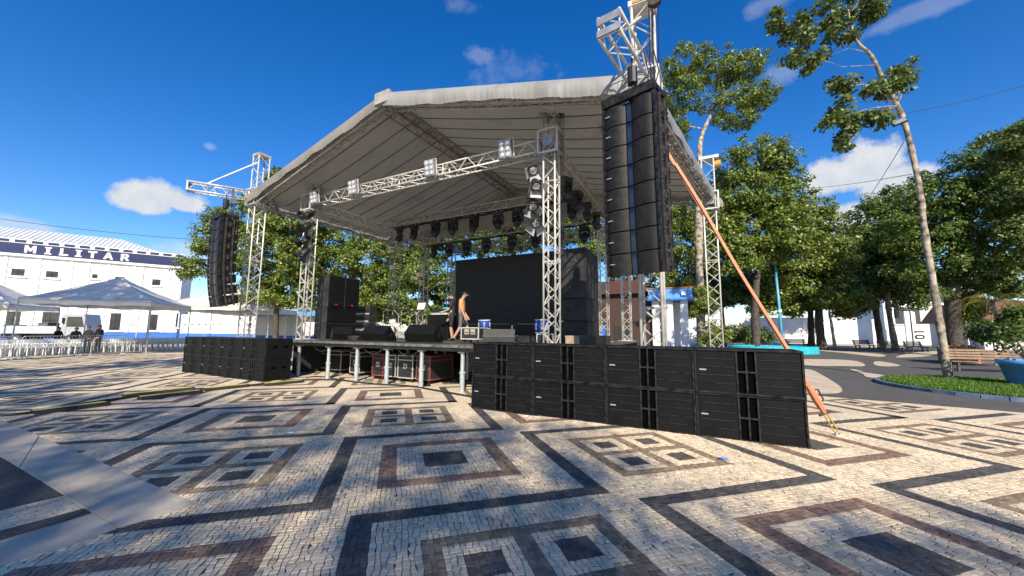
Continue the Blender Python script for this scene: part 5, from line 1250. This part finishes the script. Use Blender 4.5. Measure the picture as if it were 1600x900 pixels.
# trees behind the viewer whose shade dapples the paving
tree('shade_tree', 'tall spreading tree behind the viewer shading the near paving', [(-4, -17, 0, .4), (-3.8, -16.5, 6, .32), (-2.5, -14.5, 11, .16)], [((-7, -11.4, 12), (3.6, 2.6, 1.1)), ((-2.8, -12.8, 12.3), (3.3, 2.8, 1.2)), ((0.6, -13.6, 11.8), (2.6, 2.2, 1.0)), ((-5.5, -15.0, 11.8), (4.6, 1.9, 1.0)), ((0.2, -15.7, 11.5), (3.8, 1.9, .9)), ((4.4, -15.5, 11.5), (2.4, 1.3, .8))], leafA, mt_bark, 620, 20, .15, 41, clr=.55)
tree('shade_tree', 'sparse tree behind the viewer to the left, shading the far left paving', [(-15, -3, 0, .35), (-15, -3, 4, .28), (-14.5, -2.5, 8, .15)], [((-12.0, -3.2, 8.0), (2.6, 2.4, 1.4)), ((-17, -1.0, 8.4), (3.2, 2.8, 1.4)), ((-15, 2.4, 9.5), (2.6, 2.4, 1.3))], leafA, mt_bark, 170, 24, .22, 42)
tree('shade_tree', 'tree beyond the left edge of the view, dappling the tent roof', [(-31, 12, 0, .35), (-31, 12, 5, .28), (-30.5, 12.3, 9, .15)], [((-30, 12.5, 9.5), (3.6, 3.0, 2.0)), ((-34, 13, 9.2), (3.0, 3.0, 2.0)), ((-27.5, 11, 9.0), (2.0, 2.4, 1.5))], leafA, mt_bark, 200, 26, .24, 43)
tree('shade_tree', 'tall tree left of the viewer whose shade falls on the tents', [(-23, 5, 0, .4), (-23, 5, 8, .3), (-22.5, 5.2, 14, .15)], [((-24, 5.2, 15.5), (4.2, 3.4, 2.2)), ((-20.5, 4.6, 15), (3, 2.6, 1.8)), ((-27.5, 6, 15), (3, 3, 1.8))], leafA, mt_bark, 320, 26, .26, 44)
# floodlight and wires on the leaning tree
fp = at(1405, 190, 12.6)
r = thing('floodlight', 'flat rectangular floodlight strapped to the leaning tree trunk', 'floodlight', fp, R(-20)); r.rotation_euler = (R(-25), R(-14), R(-35))
MB().b2(-.20, .20, -.02, .05, -.11, .11).build('housing', mt_dark, r, bevel=.012); MB().b2(-.175, .175, -.026, -.021, -.088, .088).build('glass', mt_lamp, r); MB().tube([(0, .05, 0), (.12, .28, 0)], .02, 6).build('bracket', mt_dark, r)
def wire(label, pts, rad): return tag(MB().tube(pts, rad, 5).build('overhead_wire', mt_rope, None), label, 'wire')
def sagged(a, b, sag, n=14): return [a.lerp(b, i/n)-Vector((0, 0, sag*4*(i/n)*(1-i/n))) for i in range(n+1)]
wire('black wire from the leaning tree out to the right', sagged(at(1418, 176, 12.9), at(1760, 76, 12), .25), .010)
wire('slanting black wire between the leaning tree and the dark trees', sagged(at(1412, 222, 13), at(1345, 325, 24), .1), .012)
wire('thin wire crossing the white cloud at the right', sagged(at(1250, 294, 36), at(1425, 272, 13.2), .15), .012)
wire('thin wire above the white building at the left', sagged(at(-60, 333, 30), at(318, 375, 36), .25), .022)
# ------------------------------------------------------------------ right side: grass bed, pot, benches, planters, kiosk
bc = Vector((14.25, 10.95, 0)); br_ = 2.85
bed = thing('grass_bed', 'round grass bed with blue painted kerb under the leaning tree', 'flower bed', bc)
N_ = 40
for k in range(N_):
    a0, a1 = 2*math.pi*k/N_+.004, 2*math.pi*(k+1)/N_-.004
    poly = [(math.cos(a)*r_, math.sin(a)*r_) for a, r_ in ((a0, br_-.13), (a0, br_), (a1, br_), (a1, br_-.13))]
    MB().prism(poly, 0, .10, 0, 'z').build('kerb_stone', mt_kerb, bed)
MB().lathe([(br_-.135, 0), (br_-.135, .075), (br_*.5, .10)], 40).build('soil', mt_soil, bed)
def grass(parent, n, rad, z, hmin, hmax, seed):
    rs = np.random.RandomState(seed); a = rs.uniform(0, 2*np.pi, n); q = np.sqrt(rs.uniform(0, 1, n))*rad; x, y = q*np.cos(a), q*np.sin(a); h = rs.uniform(hmin, hmax, n)
    d = rs.uniform(0, 2*np.pi, n); w = .011; lx, ly = rs.normal(0, .03, n), rs.normal(0, .03, n)
    zz = z+(.025*(1-q/rad)); V = np.stack([np.stack([x-np.cos(d)*w, y-np.sin(d)*w, zz], 1), np.stack([x+np.cos(d)*w, y+np.sin(d)*w, zz], 1), np.stack([x+lx+np.cos(d)*w*.3, y+ly+np.sin(d)*w*.3, zz+h], 1), np.stack([x+lx-np.cos(d)*w*.3, y+ly-np.sin(d)*w*.3, zz+h], 1)], 1)
    o = leaf_object('grass', V.reshape(-1, 3), leafG, parent); o['kind'] = 'stuff'; return o
grass(bed, 42000, br_-.15, .075, .04, .11, 5)
pot_p = Vector((15.0, 11.05, .10))
pot = thing('plant_pot', 'large light blue plant pot with a bare-stemmed shrub, at the right edge', 'pot', pot_p)
MB().lathe([(.44, 0), (.46, .02), (.60, .62), (.66, .64), (.66, .76), (.58, .76), (.54, .60)], 28).build('pot_body', mt_sky_blue, pot, True); MB().lathe([(.55, .60), (.05, .64)], 20).build('soil', mt_soil, pot)
st = MB(); rng = random.Random(4); tips = []
for k in range(7):
    a = rng.uniform(0, 6.28); e = Vector((.45*math.cos(a), .45*math.sin(a), rng.uniform(1.2, 1.75))); m_ = Vector((.2*math.cos(a), .2*math.sin(a), .95)); st.tube([(0, 0, .6), m_, e], [.035, .025, .012], 6); tips.append(e)
st.build('stem', mt_barkl, pot, True)
rs = np.random.RandomState(8); L_ = []
for e in tips:
    q = rs.normal(0, .2, (70, 3)); L_.append(np.concatenate([q+np.array(e), q*2+np.array([0, 0, .5])], 1))
leaf_object('foliage', leaves(np.concatenate(L_), .12, 9), leafB, pot)
def bench(label, loc, rz, L=2.0, mat=mt_wood, back=True):
    r = thing('park_bench', label, 'bench', loc, rz, 'park benches')
    for k in range(4): MB().b2(-L/2, L/2, -.25+k*.125, -.15+k*.125, .42, .455).build('seat_slat', mat, r)
    if back:
        for k in range(4):
            o = MB().b2(-L/2, L/2, -.018, .018, 0, .085).build('back_slat', mat, r); o.location = (0, .27+.035*k, .52+.115*k); o.rotation_euler = (R(-14), 0, 0)
    for x in (-L/2+.2, L/2-.2):
        MB().b2(x-.04, x+.04, -.24, -.16, 0, .42).b2(x-.04, x+.04, .16, .24, 0, .42).b2(x-.03, x+.03, -.24, .24, .36, .418).build('leg', mt_barkd, r)
        if back: MB().prism([(.24, .40), (.32, .40), (.43, .98), (.37, .98)], x-.03, x+.03, 0, 'x').build('back_post', mt_barkd, r)
bp = at(1560, 575, 16.2); bench('long wooden bench with slatted back behind the blue pot', (bp.x, 16.2, 0), R(-18), 3.2)
for px, Y, lab in ((1392, 33, 'dark park bench in shade beside the straight dark trunk'), (1432, 34, 'dark park bench left of the leaning tree trunk, in shade'), (1350, 40, 'small dark bench before the white wall, near the small crooked tree'), (1245, 42, 'dark bench behind the blue pole before the white wall'), (1180, 42, 'faint dark bench left of the blue pole, before the white wall')):
    b = at(px, 530, Y); bench(lab, (b.x, Y, 0), R(random.uniform(-12, 12)), 2.2, mt_barkd)
bx = at(1497, 550, 22)
r = thing('wooden_planter', 'orange-brown slatted wooden planter at the foot of the thick dark trunk', 'planter', (bx.x, 22, 0), R(-20))
for k in range(8):
    MB().b2(-.62+k*.155, -.48+k*.155, -.55, -.51, 0, .95+.06*(k % 2)).build('slat', mt_orange if k % 3 == 1 else mt_wood, r); MB().b2(-.62+k*.155, -.48+k*.155, .51, .55, 0, .95).build('slat', mt_wood, r)
MB().b2(-.62, .60, -.505, .505, 0, .8).build('planter_box', mt_wood, r)
# teal kerb planters and the blue pole
def kerb_ring(label, c, rx, ry, rz, h, mat, n=36, w=.35):
    r = thing('tree_bed', label, 'flower bed', c, rz)
    for k in range(n):
        a0, a1 = 2*math.pi*k/n+.003, 2*math.pi*(k+1)/n-.003
        MB().prism([(math.cos(a)*q*rx, math.sin(a)*q*ry) for a, q in ((a0, 1-w/rx), (a0, 1), (a1, 1), (a1, 1-w/rx))], 0, h, 0, 'z').build('kerb_stone', mat, r)
    MB().add([(math.cos(2*math.pi*k/40)*rx*(1-w/rx), math.sin(2*math.pi*k/40)*ry*(1-w/rx), h*.6) for k in range(40)], [tuple(range(40))]).build('soil', mt_soil, r); return r
c_ = at(1205, 540, 31); kr = kerb_ring('low teal kerb around a planted bed right of the rear tower', (c_.x, 31, 0), 3.2, 2.0, R(-15), .55, mt_teal)
c_ = at(1068, 540, 27); kerb_ring('small teal kerb beside the blue and white kiosk', (c_.x, 27, 0), 1.1, .8, 0, .6, mt_teal, 24, .2)
pp_ = at(1222, 540, 33.5)
r = thing('lamp_pole', 'tall light blue pole standing by the teal kerb', 'pole', (pp_.x, 33.5, 0)); zt_ = at(1217, 412, 33.5).z
MB().tube([(0, 0, 0), (0, 0, zt_*.45), (-.12, 0, zt_)], [.16, .12, .08], 12).build('shaft', M('pole_blue', (.08, .32, .48), .4), r, True); MB().tube([(0, 0, zt_*.44), (0, 0, zt_*.47)], .15, 12).build('collar', mt_white, r); MB().lathe([(.28, 0), (.26, .05), (.28, .0)], 12).build('foot', mt_steel, r); MB().tube([(-.12, 0, zt_), (-.12, 0, zt_+.35)], [.12, .07], 10).build('lamp_head', mt_plastic, r)
# kiosk
kp = at(1052, 540, 25); kz = at(1048, 450, 25).z
r = thing('kiosk', 'blue and white kiosk with square columns behind the right tower', 'kiosk', (kp.x, 25, 0), R(-25))
for x in (-1.0, -.15, .75): MB().b2(x-.22, x+.22, -.22, .22, .5, kz-.75).b2(x-.17, x+.17, -.25, -.225, .55, kz-.8).build('column', mt_white, r)
MB().b2(-1.4, 1.25, -.5, 2.2, kz-.74, kz-.1).build('fascia', mt_sky_blue, r); MB().b2(-1.5, 1.35, -.6, 2.3, kz-.86, kz-.745).build('cornice', mt_blue, r); MB().b2(-1.4, 1.25, -.5, 2.2, 0, .5).build('plinth', mt_sky_blue, r); MB().b2(-1.45, 1.3, -.55, 2.25, kz-.095, kz+.0).build('roof', mt_tile, r)
MB().b2(.62, .88, -.66, -.505, kz-.55, kz-.3).build('lamp', mt_plastic, r); MB().b2(-1.1, .85, 1.2, 1.3, .5, kz-.9).build('back_wall', mt_white, r)
hp = at(985, 540, 26.5); hz_ = at(985, 440, 26.5).z
r = thing('brick_hut', 'low hut with brown-red walls and tiled roof behind the stage', 'hut', (hp.x-.5, 26.5, 0), R(-25))
MB().b2(-2.6, 1.8, 0, 2.5, 0, hz_-.9).build('wall', M('brown_wall', (.05, .027, .02), .85), r); MB().prism([(-2.9, hz_-.9), (2.1, hz_-.9), (1.2, hz_), (-2.2, hz_)], -.4, 2.9).build('roof', M('red_roof', (.07, .024, .018), .8), r); MB().b2(-.6, .4, -.04, -.002, .1, 2.0).build('door', mt_case, r); MB().b2(-2.3, -1.2, -.05, -.002, 1.0, 2.0).build('shutter', mt_blue, r)
# bushes by the kiosk
def bush(label, px, py, Y, rx, ry, mat, n, seed, ls=.16):
    b = at(px, 530, Y); base = Vector((b.x, Y, 0)); return tree('shrub', label, [(b.x, Y, 0, .05), (b.x+.05, Y, .6, .04), (at(px, py, Y).x, Y, at(px, py, Y).z, .02)], [pb(px, py, Y, rx, ry), pb(px-rx*.5, py+ry*.5, Y, rx*.6, ry*.6), pb(px+rx*.5, py+ry*.4, Y, rx*.6, ry*.7)], mat, mt_bark, n, 30, ls, seed, None, None, True, 'bush')
bush('bright yellow-green climbing bush beside the kiosk roof', 1092, 466, 27, 24, 36, leafC, 130, 51)
bush('small green bush at the foot of the rear right tower', 1118, 520, 22, 20, 22, leafC, 70, 52, .13)
bush('dark low hedge plant behind the teal kerb', 1165, 522, 36, 40, 14, leafB, 90, 53, .2)
bush('yellow-green bush before the distant house at the right', 1510, 480, 33, 20, 26, leafC, 110, 54, .2)
bush('dark clipped shrub behind the wooden bench', 1550, 518, 20, 26, 16, leafB, 110, 55)
bush('dark shrub at the right edge behind the pot', 1600, 505, 18, 26, 26, leafB, 110, 56)
# palm
pm_ = at(1560, 540, 26); zc = at(1556, 470, 26).z
r = thing('palm_tree', 'small palm with yellowed drooping fronds near the right edge', 'palm', (pm_.x, 26, 0))
MB().tube([(.5, 0, 0), (.2, 0, zc*.5), (0, 0, zc)], [.14, .11, .09], 8).build('trunk', mt_barkl, r, True)
for k in range(11):
    a = k*2*math.pi/11+.2; ln = 1.9; n = 26; c, s_ = math.cos(a), math.sin(a); mb = MB(); rach = []
    for i in range(n+1):
        q = i/n; p = Vector((c*ln*q, s_*ln*q, zc+.9*math.sin(q*2.2)*(1 if k % 2 else .5)-1.5*q*q)); rach.append(p)
        w = .50*math.sin(math.pi*min(1, q*.85+.15))
        for sg_ in (-1, 1):
            tip = p+Vector((-s_*sg_*w+c*.16, c*sg_*w+s_*.16, -w*.55)); mid = p.lerp(tip, .5)+Vector((0, 0, .05))
            mb.add([p, mid+Vector((c, s_, 0))*.022, tip, mid-Vector((c, s_, 0))*.022], [(0, 1, 2, 3)])
    mb.tube(rach, .014, 4)
    mb.build('frond', M_leaf('palm_leaf', (.14, .14, .02), (.30, .26, .06)) if k == 0 else bpy.data.materials['palm_leaf'], r)
# far white wall and buildings on the right
w0 = at(1130, 530, 62); w1 = at(1480, 530, 58)
r = thing('long_white_wall', 'long sunlit white wall closing the park behind the trees', 'wall', (w0.x, 62, 0), math.atan2(-4, w1.x-w0.x)); LW_ = (Vector((w1.x, 58))-Vector((w0.x, 62))).length
MB().b2(-20, LW_*.62, 0, .4, 0, 3.9).b2(-20, LW_*.62, -.05, .45, 3.9, 4.1).build('wall', mt_white, r)
for k in range(9): MB().b2(-18+k*5, -17.6+k*5, -.08, -.003, 0, 3.88).build('pilaster', mt_white, r)
MB().b2(LW_*.40, LW_*.46, -.05, -.003, 2.4, 3.4).build('painted_panel', mt_box, r)
q0 = at(1385, 530, 60); qz = at(1420, 442, 60).z
r = thing('white_corner_building', 'tall white building with cornice and dark opening, behind the leaning tree', 'building', (q0.x, 60, 0), R(-8))
MB().b2(0, 14, 0, 8, 0, qz-1).b2(-.3, 14.3, -.4, 8.3, qz-1, qz-.6).b2(0, 14, 0, 8, qz-.6, qz).build('wall', mt_white, r); o = MB().b2(1.5, 5.0, -.06, -.003, 3.2, 5.8).build('window', mt_glass, r); MB().b2(1.3, 5.2, -.2, -.003, 3.0, 3.18).build('sill', mt_white, o)
for x in (3.0, 5.5, 8.0): MB().b2(x, x+1.1, -.05, -.003, qz-3.2, qz-1.6).build('window', mt_glass, r)
MB().b2(6.5, 8.2, -.06, -.003, 0, 3.2).build('doorway', mt_glass, r)
sg = at(1423, 516, 56); r = thing('sign_pillar', 'white pillar sign with the dark figure 10 near the white building', 'sign', (sg.x, 56, 0), R(-20))
MB().b2(-.6, .6, -.15, .15, 0, 5.0).build('pillar', mt_white, r)
cu = bpy.data.curves.new('numerals', 'FONT'); cu.body = '10'; cu.size = 1.5; cu.align_x = 'CENTER'; cu.extrude = .02; cu.offset = .04
tmp = bpy.data.objects.new('t', cu); COL.objects.link(tmp); me = bpy.data.meshes.new_from_object(tmp.evaluated_get(bpy.context.evaluated_depsgraph_get())); bpy.data.objects.remove(tmp); me.materials.clear(); me.materials.append(mt_dark)
link_mesh('numerals', me, r, (.35, -.18, 1.6), (R(90), R(90), 0))
tl_ = at(1405, 530, 50); r = thing('traffic_light', 'dark traffic light on an arm before the white building', 'traffic light', (tl_.x, 50, 0)); tz = at(1405, 490, 50).z
MB().tube([(1.8, 0, 0), (1.8, 0, tz+.3), (0, 0, tz+.6)], .07, 8).build('mast', mt_dark, r); MB().b2(-.2, .2, -.15, .15, tz-.6, tz+.6).build('signal_box', mt_dark, r)
for k in range(3): MB().lathe([(.12, 0), (.1, .02)], 10, (0, 0, 0)).build('lens', mt_glass, r); kids(r)[-1].location = (0, -.155, tz-.38+k*.38); kids(r)[-1].rotation_euler = (R(90), 0, 0)
hp = at(1620, 530, 40); r = thing('brown_roof_house', 'house with brown tiled roof at the right edge', 'house', (hp.x-3, 40, 0), R(-15))
MB().b2(-2, 9, 0, 7, 0, 2.9).build('wall', mt_white, r); MB().prism([(-2.6, 2.9), (9.6, 2.9), (8, 5.2), (-1, 5.2)], -.6, 7.6).build('roof', M('brown_roof', (.16, .075, .05), .85), r); MB().b2(1, 2.6, -.05, -.003, .9, 2.2).build('window', mt_glass, r)
for k in range(2): MB().tube([(-4-k*2, -1, 0), (-4-k*2, -1, 3.4)], .05, 6).build('porch_post', mt_white, r)
# scraps on the paving
for k, (px, py, col, lab) in enumerate(((1129, 719, mt_sky_blue, 'small blue scrap of plastic on the paving'), (455, 678, mt_plastic, 'small pale scrap on the paving near the stage front'), (822, 652, mt_plastic, 'crumpled white paper scrap beside the right subwoofers'))):
    p = g(px, py); mb = MB(); rng = random.Random(k); vs = [(rng.uniform(.7, 1.3)*.07*math.cos(a), rng.uniform(.7, 1.3)*.045*math.sin(a), rng.uniform(.002, .018)) for a in [i*.785 for i in range(8)]]; mb.add(vs+[(0, 0, .02)], [(i, (i+1) % 8, 8) for i in range(8)])
    o = mb.build('litter', col); o.location = (p.x, p.y, .014); tag(o, lab, 'litter')
